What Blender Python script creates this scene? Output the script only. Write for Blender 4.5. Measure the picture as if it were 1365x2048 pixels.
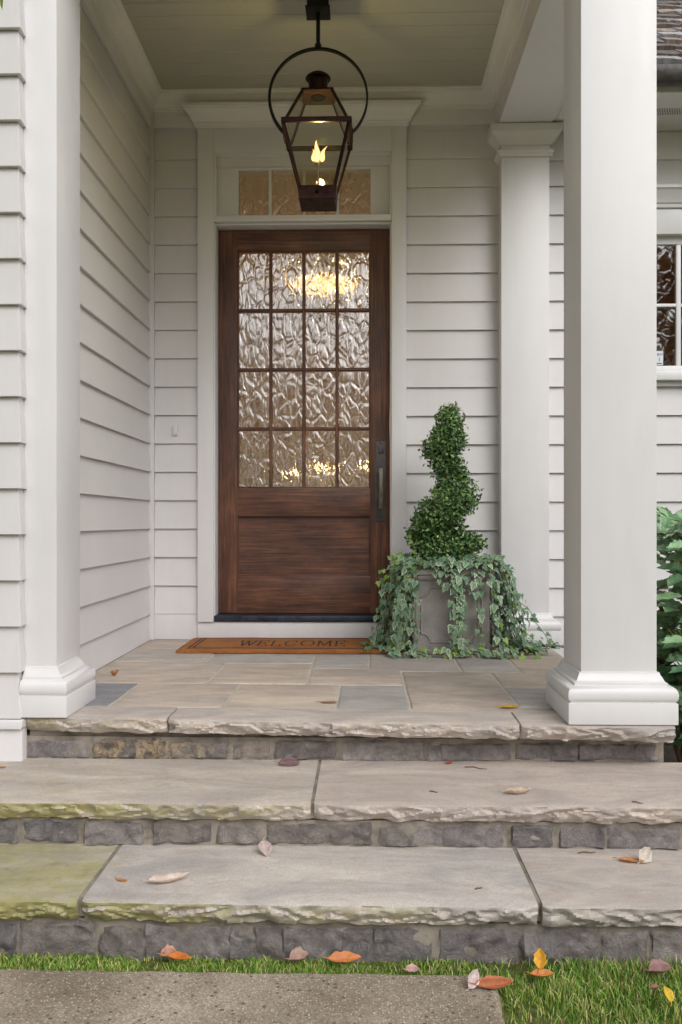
import bpy, bmesh, math, random
from mathutils import Vector, Matrix, noise
R = math.radians
random.seed(7)
sc = bpy.context.scene
for o in list(bpy.data.objects): bpy.data.objects.remove(o)
C = sc.collection

# ---------------------------------------------------------------- camera
cam = bpy.data.cameras.new('camera'); co = bpy.data.objects.new('camera', cam); C.objects.link(co)
co.location = (0, -4.56, .627); co.rotation_euler = (R(90), 0, math.atan(43.5/1740))
cam.sensor_fit = 'VERTICAL'; cam.sensor_height = 36; cam.lens = 1740/2048*36
cam.shift_y = 18/2048; cam.clip_start = .05; cam.clip_end = 1000
sc.camera = co
# ---------------------------------------------------------------- sky, sun, exposure
SUN_EL, SUN_AZ = 40, 148            # degrees; azimuth clockwise from +Y (the house)
w = bpy.data.worlds.new('World'); sc.world = w; w.use_nodes = True
nt = w.node_tree; bg = nt.nodes['Background']
sky = nt.nodes.new('ShaderNodeTexSky'); sky.sky_type = 'NISHITA'; sky.sun_disc = False
sky.sun_elevation = R(SUN_EL); sky.sun_rotation = R(SUN_AZ); sky.dust_density = 4; sky.air_density = 1.2
hs = nt.nodes.new('ShaderNodeHueSaturation'); hs.inputs['Saturation'].default_value = .13
nt.links.new(sky.outputs[0], hs.inputs['Color']); nt.links.new(hs.outputs[0], bg.inputs[0])
bg.inputs[1].default_value = .15
sl = bpy.data.lights.new('sun', 'SUN'); sl.energy = .9; sl.angle = R(45); sl.color = (1, .985, .985)
so = bpy.data.objects.new('sun', sl); C.objects.link(so)
a, e = R(SUN_AZ), R(SUN_EL)
sd = Vector((math.sin(a)*math.cos(e), math.cos(a)*math.cos(e), math.sin(e)))
so.rotation_euler = (-sd).to_track_quat('-Z', 'Y').to_euler(); so.location = sd*30
vs = sc.view_settings; vs.view_transform = 'Standard'; vs.look = 'None'; vs.gamma = 1; vs.use_curve_mapping = False
vs.exposure = .15
sc.render.engine = 'CYCLES'
sc.cycles.max_bounces = 10; sc.cycles.diffuse_bounces = 5; sc.cycles.glossy_bounces = 5
sc.cycles.transmission_bounces = 8; sc.cycles.transparent_max_bounces = 12
sc.render.resolution_x = 682; sc.render.resolution_y = 1024

# ---------------------------------------------------------------- materials
def lin(r, g, b):
    f = lambda c: (c/255/12.92) if c/255 <= .04045 else ((c/255+.055)/1.055)**2.4
    return (f(r), f(g), f(b), 1)
class NB:
    """small node builder round one Principled material"""
    def __init__(s, name, **kw):
        s.m = bpy.data.materials.new(name); s.m.use_nodes = True; s.t = s.m.node_tree
        s.b = s.t.nodes['Principled BSDF']; s.out = s.t.nodes['Material Output']
        for k, v in kw.items(): s.b.inputs[k.replace('_', ' ')].default_value = v
    def n(s, ty, ins=None, **at):
        q = s.t.nodes.new('ShaderNode'+ty)
        for k, v in at.items(): setattr(q, k, v)
        for k, v in (ins or {}).items(): s.put(q.inputs[k], v)
        return q
    def put(s, sock, v):
        if isinstance(v, bpy.types.NodeSocket): s.t.links.new(v, sock)
        elif isinstance(v, bpy.types.Node): s.t.links.new(v.outputs[0], sock)
        else: sock.default_value = v
    def coord(s, kind='Object', scale=(1, 1, 1), rot=(0, 0, 0)):
        if kind == 'World': src = s.n('NewGeometry').outputs['Position']
        else: src = s.n('TexCoord').outputs[kind]
        return s.n('Mapping', {'Vector': src, 'Scale': scale, 'Rotation': rot}).outputs[0]
    def noise(s, vec, scale, detail=5, rough=.55, dist=0):
        return s.n('TexNoise', {'Vector': vec, 'Scale': scale, 'Detail': detail, 'Roughness': rough, 'Distortion': dist}).outputs[0]
    def vor(s, vec, scale, feature='F1', rnd=1., out='Distance', **at):
        return s.n('TexVoronoi', {'Vector': vec, 'Scale': scale, 'Randomness': rnd}, feature=feature, **at).outputs[out]
    def ramp(s, fac, stops):
        q = s.n('ValToRGB', {'Fac': fac}); el = q.color_ramp.elements
        while len(el) < len(stops): el.new(.5)
        for e_, (p, c) in zip(el, stops):
            e_.position = p; e_.color = c if len(c) == 4 else (*c, 1)
        return q.outputs[0]
    def rng(s, v, a, b, c=0., d=1.):
        return s.n('MapRange', {'Value': v, 'From Min': a, 'From Max': b, 'To Min': c, 'To Max': d}).outputs[0]
    def math(s, op, a, b=0.):
        return s.n('Math', {0: a, 1: b}, operation=op).outputs[0]
    def mix(s, f, a, b, mode='MIX'):
        q = s.n('Mix', data_type='RGBA', blend_type=mode); s.put(q.inputs[0], f); s.put(q.inputs[6], a); s.put(q.inputs[7], b)
        return q.outputs[2]
    def col(s, v): s.put(s.b.inputs['Base Color'], v); return s
    def rough(s, v): s.put(s.b.inputs['Roughness'], v); return s
    def bump(s, h, strength=.3, dist=.01, prev=None):
        ins = {'Height': h, 'Strength': strength, 'Distance': dist}
        if prev is not None: ins['Normal'] = prev
        q = s.n('Bump', ins)
        s.put(s.b.inputs['Normal'], q.outputs[0]); return q.outputs[0]
    def objcol(s): return s.n('ObjectInfo').outputs['Color']
G = lambda v: (v, v, v, 1)

def paint(name, c, r=.42, amount=1.):
    b = NB(name); p = b.coord('World')
    n1 = b.noise(p, 2.3, 4); n2 = b.noise(b.coord('World', (1, 1, .15)), 22, 6, .6)
    v = b.math('ADD', b.math('MULTIPLY', n1, .6), b.math('MULTIPLY', n2, .4))
    b.col(b.mix(b.rng(v, .3, .72), tuple(x*.93 for x in c[:3])+(1,), tuple(min(1, x*1.03) for x in c[:3])+(1,)))
    cell = b.n('TexVoronoi', {'Vector': p, 'Scale': 7.5}); rare = b.rng(b.n('SeparateColor', {0: cell.outputs['Color']}).outputs[0], .86, .87)
    spk = b.math('MULTIPLY', b.rng(cell.outputs['Distance'], .012, .03, .6, 0), rare)
    b.col(b.mix(spk, b.b.inputs['Base Color'].links[0].from_socket, (.16, .14, .11, 1)))
    b.rough(b.rng(n2, .3, .7, r-.06, r+.1))
    f = b.noise(b.coord('World', (1, 1, 1)), 90, 3)
    k = b.bump(f, .05*amount, .002)
    b.bump(b.noise(b.coord('World', (.5, .5, 1)), 7, 3), .12*amount, .008, k)
    return b.m
M = {}
M['white'] = paint('white_paint', (.70, .688, .690, 1))
M['siding'] = paint('siding_paint', (.65, .632, .630, 1), .5)
M['ceiling'] = paint('ceiling_paint', (.43, .42, .36, 1), .5)
M['trimwhite'] = paint('window_paint', (.70, .695, .695, 1), .35)

def wood(name, axis, dark, mid, light, r=.38):
    b = NB(name); sc_ = (14, 14, .55) if axis == 'z' else (.55, 14, 14)
    rv = b.math('MULTIPLY', b.n('ObjectInfo').outputs['Random'], 30.)
    src = b.n('VectorMath', {0: b.n('NewGeometry').outputs['Position'], 1: b.n('CombineXYZ', {'X': rv, 'Y': rv, 'Z': rv})}, operation='ADD').outputs[0]
    mp = lambda q: b.n('Mapping', {'Vector': src, 'Scale': q}).outputs[0]
    p = mp(sc_); g = b.noise(p, 4.2, 8, .68, .4)
    fine = b.noise(mp((70, 70, 1.6) if axis == 'z' else (1.6, 70, 70)), 2.5, 4, .7)
    blot = b.noise(mp((1, 1, .6) if axis == 'z' else (.7, 1, 1.4)), 6.5, 4, .6)
    v = b.math('ADD', b.math('MULTIPLY', g, .42), b.math('ADD', b.math('MULTIPLY', fine, .40), b.math('MULTIPLY', blot, .35)))
    b.col(b.ramp(v, [(.44, dark), (.58, mid), (.74, light)])); b.rough(b.rng(fine, .3, .7, r, r+.16))
    b.bump(b.math('ADD', g, fine), .12, .003)
    return b.m
wd = (lin(46, 31, 26), lin(88, 56, 42), lin(136, 90, 62))
M['wood_v'] = wood('door_wood_upright_grain', 'z', *wd)
M['wood_h'] = wood('door_wood_level_grain', 'x', *wd)
M['floorwood'] = wood('hall_floor_wood', 'x', lin(90, 52, 26), lin(130, 78, 40), lin(160, 100, 55))

def stone(name, moss=True):
    b = NB(name); oc = b.mix(1., b.objcol(), (1.24, 1.21, 1.21, 1), 'MULTIPLY')
    off = b.n('ObjectInfo').outputs['Random']
    P = b.n('NewGeometry').outputs['Position']
    pv = b.n('VectorMath', {0: P, 1: b.n('CombineXYZ', {'X': b.math('MULTIPLY', off, 37.), 'Y': b.math('MULTIPLY', off, 11.), 'Z': off})}, operation='ADD').outputs[0]
    st = b.n('Mapping', {'Vector': pv, 'Scale': (1.1, 3.0, 1.3), 'Rotation': (0, 0, .2)}).outputs[0]
    big = b.noise(st, 2.2, 7, .62, 1.1); med = b.noise(st, 9, 7, .65, .6); fin = b.noise(pv, 190, 3, .6)
    c = b.mix(b.rng(big, .35, .68), b.mix(1., oc, (.72, .70, .70, 1), 'MULTIPLY'), b.mix(1., oc, (1.17, 1.13, 1.06, 1), 'MULTIPLY'))
    c = b.mix(b.rng(med, .50, .72, 0, .65), c, b.mix(1., oc, (.82, .69, .56, 1), 'MULTIPLY'))
    c = b.mix(b.rng(b.noise(st, 4.5, 6, .6, 2.2), .60, .72, 0, .5), c, b.mix(1., oc, (1.25, 1.24, 1.24, 1), 'MULTIPLY'))
    c = b.mix(b.rng(b.noise(pv, 24, 7, .7, .4), .52, .72, 0, .38), c, b.mix(1., oc, (.62, .58, .54, 1), 'MULTIPLY'))
    c = b.mix(b.rng(fin, .35, .7, .28, 0), c, (.16, .14, .12, 1))
    spots = b.vor(pv, 38); c = b.mix(b.rng(spots, .03, .09, .55, 0), c, (.12, .10, .08, 1)) if moss else c
    if moss:
        mo = b.n('Attribute', attribute_type='OBJECT', attribute_name='moss').outputs['Fac']
        x = b.n('SeparateXYZ', {0: P}).outputs; nrm = b.n('SeparateXYZ', {0: b.n('NewGeometry').outputs['True Normal']}).outputs
        edge = b.rng(b.math('MULTIPLY', nrm[1], -1.), .25, .8, 0, .42)
        left = b.rng(x[0], -1., .35, .34, -.16)
        nn = b.noise(b.n('Mapping', {'Vector': pv, 'Scale': (1, 2.2, 2.2)}).outputs[0], 3.4, 6, .6, .5)
        nn = b.math('ADD', nn, b.math('MULTIPLY', b.math('SUBTRACT', b.noise(pv, 30, 6, .7), .5), .55))
        k = b.math('ADD', b.math('ADD', nn, left), b.math('ADD', mo, edge))
        k = b.rng(k, .72, 1.12, 0, .8)
        gcol = b.mix(b.rng(med, .3, .7), lin(112, 112, 52), lin(168, 160, 88))
        c = b.mix(k, c, gcol)
    b.col(c); b.rough(b.rng(med, .3, .7, .55, .8))
    k1 = b.bump(fin, .18, .002); k2 = b.bump(b.noise(pv, 34, 6, .65), .3, .004, k1); b.bump(b.noise(pv, 5, 6, .6), .3, .012, k2)
    return b.m
M['stone'] = stone('sandstone')
def rubble():
    b = NB('blue_limestone'); oc = b.objcol(); off = b.n('ObjectInfo').outputs['Random']
    P = b.n('NewGeometry').outputs['Position']
    pv = b.n('VectorMath', {0: P, 1: b.n('CombineXYZ', {'X': b.math('MULTIPLY', off, 23.), 'Y': off, 'Z': b.math('MULTIPLY', off, 9.)})}, operation='ADD').outputs[0]
    a1 = b.noise(pv, 16, 9, .74, .6); a2 = b.noise(pv, 75, 6, .75, .8); a3 = b.noise(b.n('Mapping', {'Vector': pv, 'Scale': (1, 1, 1.8)}).outputs[0], 21, 6, .6, 2.4)
    c = b.mix(b.rng(a1, .32, .7), b.mix(1., oc, (.48, .47, .50, 1), 'MULTIPLY'), b.mix(1., oc, (1.42, 1.36, 1.32, 1), 'MULTIPLY'))
    c = b.mix(b.rng(a2, .5, .75, 0, .6), c, b.mix(1., oc, (.55, .52, .50, 1), 'MULTIPLY'))
    c = b.mix(b.rng(a3, .60, .70, 0, .55), c, lin(176, 170, 162))
    pt = b.n('Attribute', attribute_type='OBJECT', attribute_name='patina').outputs['Fac']
    yl = b.mix(b.rng(b.noise(pv, 34, 7, .7, .9), .40, .60), lin(84, 78, 72), lin(200, 174, 132))
    c = b.mix(b.math('MULTIPLY', pt, b.rng(b.noise(pv, 9, 5), .36, .6)), c, yl)
    b.col(c); b.rough(.8)
    k = b.bump(a2, .8, .007); b.bump(a1, .8, .018, k)
    return b.m
M['rubble'] = rubble()
def mortar():
    b = NB('mortar'); p = b.coord('World'); n1 = b.noise(p, 9, 6); n2 = b.noise(p, 160, 4)
    c = b.mix(b.rng(n1, .3, .7), lin(108, 101, 92), lin(156, 147, 134))
    c = b.mix(b.rng(b.noise(p, 26, 5), .5, .68, 0, .7), c, lin(92, 86, 76)); b.col(c); b.rough(.9)
    k = b.bump(n2, .4, .003); b.bump(n1, .4, .01, k); return b.m
M['mortar'] = mortar()
def grout():
    b = NB('floor_mortar'); p = b.coord('World'); n1 = b.noise(p, 14, 6)
    b.col(b.mix(n1, lin(164, 156, 142), lin(200, 192, 176))); b.rough(.9); b.bump(b.noise(p, 200, 3), .3, .002); return b.m
M['grout'] = grout()
def aggregate():
    b = NB('exposed_aggregate_concrete'); p = b.coord('World')
    big = b.noise(p, 3.2, 6, .6); fin = b.noise(p, 210, 4, .7)
    c = b.mix(b.rng(big, .32, .68), lin(136, 122, 104), lin(196, 182, 162))
    c = b.mix(b.rng(fin, .36, .62, .7, 0), c, lin(90, 80, 70))
    hue = b.vor(p, 165, out='Color'); hv = b.n('SeparateColor', {0: hue}).outputs[0]
    d = b.vor(p, 165); c = b.mix(b.math('MULTIPLY', b.rng(b.math('ADD', d, b.math('MULTIPLY', fin, .35)), .38, .60, .9, 0), b.rng(hv, .55, .75)), c, lin(206, 198, 186))
    h2 = b.vor(p, 75, out='Color'); hv2 = b.n('SeparateColor', {0: h2}).outputs[1]
    d2 = b.vor(p, 75); c = b.mix(b.math('MULTIPLY', b.rng(d2, .26, .36, 1, 0), b.rng(hv2, .78, .82)), c, b.mix(hv2, lin(160, 140, 118), lin(90, 84, 78)))
    c = b.mix(b.rng(b.noise(p, 5, 5, .6), .58, .75, 0, .5), c, lin(96, 92, 50))
    b.col(c); b.rough(.85); k = b.bump(b.math('SUBTRACT', fin, d), .5, .004); b.bump(big, .2, .01, k); return b.m
M['aggregate'] = aggregate()
def soil():
    b = NB('lawn_ground'); p = b.coord('World'); n1 = b.noise(p, 6, 8, .65); n2 = b.noise(p, 70, 6, .7)
    c = b.mix(b.rng(n2, .35, .65), lin(66, 66, 30), lin(122, 132, 56)); c = b.mix(b.rng(n1, .48, .66, 0, .7), c, lin(112, 96, 66))
    b.col(c); b.rough(.95); b.bump(n2, .8, .02); return b.m
M['lawn'] = soil()
b = NB('bed_soil'); p = b.coord('World'); b.col(b.mix(b.noise(p, 40, 6, .7), lin(30, 22, 15), lin(70, 54, 38))); b.rough(.95); b.bump(b.noise(p, 60, 6), .8, .03); M['soil'] = b.m
def grassm():
    b = NB('grass_blades'); t = b.n('Attribute', attribute_name='tone').outputs['Fac']
    b.col(b.ramp(t, [(0., lin(58, 94, 30)), (.42, lin(108, 154, 52)), (.72, lin(170, 190, 86)), (.84, lin(196, 186, 120)), (1., lin(214, 196, 146))]))
    b.rough(.5); b.b.inputs['Subsurface Weight'].default_value = 0.; return b.m
M['grass'] = grassm()
def leafm(name, c0, c1, r=.4, back=None, vein=False, bmp=.2):
    b = NB(name); rnd = b.n('ObjectInfo').outputs['Random']; p = b.coord('World')
    n = b.noise(p, 26, 4); c = b.mix(b.rng(b.math('ADD', b.math('MULTIPLY', rnd, .5), b.math('MULTIPLY', n, .6)), .2, .85), c0, c1)
    if back: c = b.mix(b.n('NewGeometry').outputs['Backfacing'], c, back)
    b.col(c); b.rough(r); b.bump(b.noise(p, 130, 3), bmp, .003); return b.m
M['ivy_mid'] = leafm('ivy_leaf_centre', lin(66, 102, 72), lin(124, 152, 118), .45)
M['ivy_rim'] = leafm('ivy_leaf_margin', lin(126, 152, 118), lin(190, 200, 170), .45)
M['ivy_rim2'] = leafm('ivy_leaf_grey_margin', lin(88, 120, 90), lin(146, 168, 136), .45)
M['ivy_young'] = leafm('ivy_young_leaf', lin(96, 132, 48), lin(140, 164, 72), .4)
M['ivy_stem'] = leafm('ivy_stem', lin(84, 74, 44), lin(116, 104, 66), .6)
b = NB('box_leaves'); t = b.n('Attribute', attribute_name='tone').outputs['Fac']
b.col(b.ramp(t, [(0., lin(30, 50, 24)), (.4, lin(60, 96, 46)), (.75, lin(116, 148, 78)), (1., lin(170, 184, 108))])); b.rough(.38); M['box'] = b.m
b = NB('twig_bark'); b.col(b.mix(b.noise(b.coord('World', (1, 1, .3)), 60, 5), lin(70, 52, 36), lin(136, 108, 78))); b.rough(.8); b.bump(b.noise(b.coord('World'), 90, 4), .5, .004); M['bark'] = b.m
M['mahonia'] = leafm('mahonia_leaflet', lin(66, 114, 76), lin(140, 174, 128), .28, lin(120, 140, 100))
M['mahonia_young'] = leafm('mahonia_young_flower', lin(120, 132, 60), lin(160, 164, 88), .5)
M['willow'] = leafm('narrow_green_leaf', lin(70, 104, 30), lin(120, 140, 50), .4)
def litter():
    b = NB('fallen_leaf'); oc = b.objcol(); p = b.coord('Object'); gen = b.n('TexCoord').outputs['Generated']
    n = b.noise(p, 55, 5, .6); c = b.mix(b.rng(n, .3, .7), b.mix(1., oc, (.66, .60, .58, 1), 'MULTIPLY'), b.mix(1., oc, (1.12, 1.1, 1.06, 1), 'MULTIPLY'))
    c = b.mix(b.rng(b.vor(p, 90), .02, .2, .45, 0), c, b.mix(1., oc, (.4, .33, .28, 1), 'MULTIPLY'))
    y = b.n('SeparateXYZ', {0: p}).outputs[1]
    c = b.mix(b.rng(b.math('ABSOLUTE', y), 0, .0016, .5, 0), c, b.mix(1., oc, (.62, .50, .40, 1), 'MULTIPLY'))
    b.col(c); b.rough(.55); b.bump(n, .4, .004); return b.m
M['litter'] = litter()
def metal(name, c0, c1, r=.45, met=.85, scale=30):
    b = NB(name, Metallic=met); p = b.coord('World'); n = b.noise(p, scale, 6, .65)
    b.col(b.mix(b.rng(n, .3, .7), c0, c1)); b.rough(b.rng(n, .3, .7, r-.1, r+.15)); b.bump(n, .12, .002); return b.m
M['copper'] = metal('aged_copper', lin(30, 22, 20), lin(66, 40, 32), .4)
M['iron'] = metal('black_iron', lin(18, 18, 18), lin(38, 36, 34), .45, .6)
M['bronze'] = metal('dark_bronze', lin(66, 64, 64), lin(98, 94, 92), .4, .5)
M['brass'] = metal('rubbed_handle', lin(92, 86, 78), lin(132, 124, 112), .35, .7)
M['threshold'] = metal('dark_metal_sill', lin(40, 46, 58), lin(74, 80, 92), .4, .7)
M['lead'] = metal('planter_grey', lin(124, 119, 114), lin(156, 151, 144), .6, 0., 14)
def dglass():
    b = NB('rippled_glass'); b.t.nodes.remove(b.b)
    p = b.coord('World', (1., 1., .55))
    pv = b.n('VectorMath', {0: p, 1: b.n('VectorMath', {0: b.n('TexNoise', {'Vector': p, 'Scale': 16., 'Detail': 1.}).outputs['Color'], 1: (.035, .035, .035)}, operation='MULTIPLY').outputs[0]}, operation='ADD').outputs[0]
    v1 = b.n('TexVoronoi', {'Vector': pv, 'Scale': 18., 'Randomness': 1.}, feature='DISTANCE_TO_EDGE').outputs['Distance']
    e1 = b.n('MapRange', {'Value': v1, 'From Min': 0., 'From Max': .19}, interpolation_type='SMOOTHSTEP').outputs[0]
    v3 = b.n('TexVoronoi', {'Vector': b.n('Mapping', {'Vector': pv, 'Location': (3.3, 1, 2), 'Scale': (1.25, 1, .8)}).outputs[0], 'Scale': 21., 'Randomness': 1.}, feature='DISTANCE_TO_EDGE').outputs['Distance']
    e3 = b.n('MapRange', {'Value': v3, 'From Min': 0., 'From Max': .13}, interpolation_type='SMOOTHSTEP').outputs[0]
    v2 = b.noise(b.coord('World', (1.6, 1, .5)), 24, 2, .5)
    h = b.math('ADD', b.math('ADD', b.math('MULTIPLY', e1, .38), b.math('MULTIPLY', e3, .2)), b.math('MULTIPLY', v2, .6))
    bp = b.n('Bump', {'Height': h, 'Strength': 1., 'Distance': .0031}).outputs[0]
    rf = b.n('BsdfRefraction', {'Color': (.92, .90, .80, 1), 'Roughness': .02, 'IOR': 1.25, 'Normal': bp})
    gl = b.n('BsdfGlossy', {'Color': (.95, .96, 1, 1), 'Roughness': .03, 'Normal': bp})
    fc = b.n('LayerWeight', {'Blend': .5, 'Normal': bp}).outputs['Facing']
    mx = b.n('MixShader', {0: b.math('ADD', b.math('MULTIPLY', b.math('POWER', fc, 4.), .6), .29), 1: rf.outputs[0], 2: gl.outputs[0]})
    b.t.links.new(mx.outputs[0], b.out.inputs['Surface']); return b.m
M['rain'] = dglass()
def clear(name, tint, ior=1.5, k=1.6, bmp=0):
    b = NB(name); b.t.nodes.remove(b.b)
    tr = b.n('BsdfTransparent', {'Color': tint}); ins = {'Roughness': .02}; fi = {'Blend': .5}
    if bmp:
        q = b.n('Bump', {'Height': b.noise(b.coord('World'), 5, 2), 'Strength': bmp, 'Distance': .01}).outputs[0]; ins['Normal'] = q; fi['Normal'] = q
    gl = b.n('BsdfGlossy', ins); fr = b.n('LayerWeight', fi).outputs['Facing']
    mx = b.n('MixShader', {0: b.math('ADD', b.math('MULTIPLY', b.math('POWER', fr, 5.), .9), k), 1: tr.outputs[0], 2: gl.outputs[0]})
    b.t.links.new(mx.outputs[0], b.out.inputs['Surface']); return b.m
M['lantern_glass'] = clear('lantern_glass', (.93, .92, .88, 1), 1.5, .045)
M['window_glass'] = clear('window_glass', (.75, .78, .75, 1), 1.9, .22, .15)
b = NB('gas_flame'); z = b.n('SeparateXYZ', {0: b.n('TexCoord').outputs['Generated']}).outputs[2]
em = b.n('Emission', {'Color': b.ramp(z, [(0., (1, .36, .05)), (.3, (1, .62, .20)), (.62, (1, .44, .07)), (1., (1, .25, .03))]), 'Strength': 2.5}); fa = b.n('LayerWeight', {'Blend': .5}).outputs['Facing']; b.put(em.inputs['Color'], b.mix(b.rng(fa, .1, .55), (1, .70, .28, 1), (1, .32, .03, 1))); mx = b.n('MixShader', {0: b.rng(fa, .35, .95, .05, 1.), 1: em.outputs[0], 2: b.n('BsdfTransparent').outputs[0]}); b.t.links.new(mx.outputs[0], b.out.inputs['Surface']); M['flame'] = b.m
b = NB('lit_bulb'); em = b.n('Emission', {'Color': (1, .72, .38, 1), 'Strength': 60.}); b.t.links.new(em.outputs[0], b.out.inputs['Surface']); M['bulb'] = b.m
b = NB('lit_dome'); em = b.n('Emission', {'Color': (1, .58, .24, 1), 'Strength': 2.2}); b.t.links.new(em.outputs[0], b.out.inputs['Surface']); M['dome'] = b.m
def coir():
    b = NB('coir'); p = b.coord('World'); n = b.noise(p, 260, 4, .7); n2 = b.noise(p, 7, 4)
    c = b.mix(b.rng(n, .3, .7), lin(112, 62, 26), lin(196, 128, 66)); c = b.mix(b.rng(n2, .4, .7, 0, .45), c, lin(118, 72, 34))
    b.col(c); b.rough(.95); b.bump(n, .9, .006); return b.m
M['coir'] = coir()
b = NB('black_mat_print'); b.col(b.mix(b.noise(b.coord('World'), 260, 3), lin(26, 18, 12), lin(58, 38, 22))); b.rough(.95); M['print'] = b.m
b = NB('cedar_shake'); oc = b.objcol(); g = b.noise(b.coord('World', (9, 1, 1)), 9, 7, .7); b.col(b.mix(b.rng(g, .3, .7), b.mix(1., oc, (.5, .47, .46, 1), 'MULTIPLY'), b.mix(1., oc, (1.3, 1.25, 1.2, 1), 'MULTIPLY'))); b.rough(.85); b.bump(g, .7, .008); M['shake'] = b.m
M['hall'] = paint('hall_wall_paint', (.62, .45, .20, 1), .6)
M['dim'] = paint('side_room_paint', (.55, .30, .15, 1), .6)
b = NB('furniture_wood'); b.col(lin(70, 40, 22)); b.rough(.4); M['furn'] = b.m
b = NB('lamp_ceramic'); b.col(lin(190, 180, 160)); b.rough(.3); M['ceramic'] = b.m
b = NB('sticker_white'); b.col(lin(205, 210, 214)); b.rough(.4); M['sticker'] = b.m
b = NB('sticker_ink'); b.col(lin(40, 60, 84)); b.rough(.5); M['ink'] = b.m
b = NB('white_plastic'); b.col(lin(206, 203, 204)); b.rough(.35); M['plastic'] = b.m
b = NB('vent_shade'); b.b.inputs['Specular IOR Level'].default_value = 0.; b.col(G(.006)); b.rough(.9); M['black'] = b.m  # near-black colour stands in for the shade inside vents and holes
M['autumn'] = leafm('autumn_leaves', lin(150, 92, 50), lin(200, 140, 90), .6)
M['evergreen'] = leafm('dark_tree_leaves', lin(34, 44, 22), lin(74, 76, 40), .6)

# ---------------------------------------------------------------- mesh helpers
ORG = {}
def empty(name, loc=(0, 0, 0), parent=None):
    o = bpy.data.objects.new(name, None); C.objects.link(o); o.empty_display_size = .1
    loc = Vector(loc); ORG[o.name] = loc.copy()
    if parent: o.parent = parent; o.location = loc-ORG[parent.name]
    else: o.location = loc
    return o
def tag(o, label=None, cat=None, group=None, kind=None):
    if label: o['label'] = label
    if cat: o['category'] = cat
    if group: o['group'] = group
    if kind: o['kind'] = kind
    return o
class MB:
    def __init__(s): s.v = []; s.f = []; s.mi = []
    def add(s, vs, fs, mi=0):
        k = len(s.v); s.v += [tuple(v) for v in vs]; s.f += [tuple(i+k for i in f) for f in fs]; s.mi += [mi]*len(fs); return s
    def box(s, x0, x1, y0, y1, z0, z1, mi=0):
        return s.add([(x0, y0, z0), (x1, y0, z0), (x1, y1, z0), (x0, y1, z0), (x0, y0, z1), (x1, y0, z1), (x1, y1, z1), (x0, y1, z1)],
                     [(0, 3, 2, 1), (4, 5, 6, 7), (0, 1, 5, 4), (1, 2, 6, 5), (2, 3, 7, 6), (3, 0, 4, 7)], mi)
    def hexa(s, b, t, mi=0):
        return s.add(list(b)+list(t), [(0, 3, 2, 1), (4, 5, 6, 7), (0, 1, 5, 4), (1, 2, 6, 5), (2, 3, 7, 6), (3, 0, 4, 7)], mi)
    def stack(s, rings, cap=True, mi=0):           # rings of equal vertex count
        k = len(s.v); n = len(rings[0])
        for r in rings: s.v += [tuple(v) for v in r]
        fs = []
        for j in range(len(rings)-1):
            for i in range(n):
                i2 = (i+1) % n; fs.append((k+j*n+i, k+j*n+i2, k+(j+1)*n+i2, k+(j+1)*n+i))
        if cap: fs.append(tuple(k+i for i in reversed(range(n)))); fs.append(tuple(k+(len(rings)-1)*n+i for i in range(n)))
        s.f += fs; s.mi += [mi]*len(fs); return s
    def rects(s, x0, x1, y0, y1, prof, back=True):  # prof: (offset, z); rectangle grown by offset
        return s.stack([[(x0-o, y0-o, z), (x1+o, y0-o, z), (x1+o, y1+(o if back else 0), z), (x0-o, y1+(o if back else 0), z)] for o, z in prof])
    def tube(s, pts, rad, n=8, mi=0):
        pts = [Vector(p) for p in pts]; rings = []; up = Vector((.13, .31, .94))
        for i, p in enumerate(pts):
            d = (pts[min(i+1, len(pts)-1)]-pts[max(i-1, 0)]).normalized()
            a1 = d.cross(up).normalized() if abs(d.dot(up)) < .99 else d.orthogonal().normalized(); a2 = d.cross(a1)
            r = rad[i] if isinstance(rad, (list, tuple)) else rad
            rings.append([p+(a1*math.cos(t*math.tau/n)+a2*math.sin(t*math.tau/n))*r for t in range(n)])
        return s.stack(rings, True, mi)
    def lathe(s, c, prof, n=24, mi=0):
        return s.stack([[(c[0]+r*math.cos(t*math.tau/n), c[1]+r*math.sin(t*math.tau/n), c[2]+z) for t in range(n)] for r, z in prof], True, mi)
def mesh(mb, name, mats):
    me = bpy.data.meshes.new(name); me.from_pydata(mb.v, [], mb.f)
    for m in (mats if isinstance(mats, (list, tuple)) else [mats]): me.materials.append(M[m])
    if any(mb.mi): me.polygons.foreach_set('material_index', mb.mi)
    me.update(); return me
def put(name, me, loc, parent=None):
    o = bpy.data.objects.new(name, me); C.objects.link(o); loc = Vector(loc)
    if parent: o.parent = parent; o.location = loc-ORG[parent.name]
    else: o.location = loc
    ORG[o.name] = loc.copy(); return o
def build(mb, name, mats, parent=None, smooth=None, bev=0, seg=2, fix=False):
    xs = [v[0] for v in mb.v]; ys = [v[1] for v in mb.v]; zs = [v[2] for v in mb.v]
    og = Vector(((min(xs)+max(xs))/2, (min(ys)+max(ys))/2, min(zs)))
    mb.v = [(v[0]-og.x, v[1]-og.y, v[2]-og.z) for v in mb.v]
    me = mesh(mb, name, mats)
    if bev or fix:
        bm = bmesh.new(); bm.from_mesh(me)
        if fix: bmesh.ops.recalc_face_normals(bm, faces=bm.faces)
        if bev:
            bm.normal_update()
            ed = [e_ for e_ in bm.edges if len(e_.link_faces) == 2 and e_.calc_face_angle(0) > .5]
            bmesh.ops.bevel(bm, geom=ed, offset=bev, segments=seg, affect='EDGES', profile=.6, clamp_overlap=True)
        bm.to_mesh(me); bm.free()
    if smooth is not None: me.shade_smooth() if smooth >= 180 else smooth_by(me, smooth)
    return put(name, me, og, parent)
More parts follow.
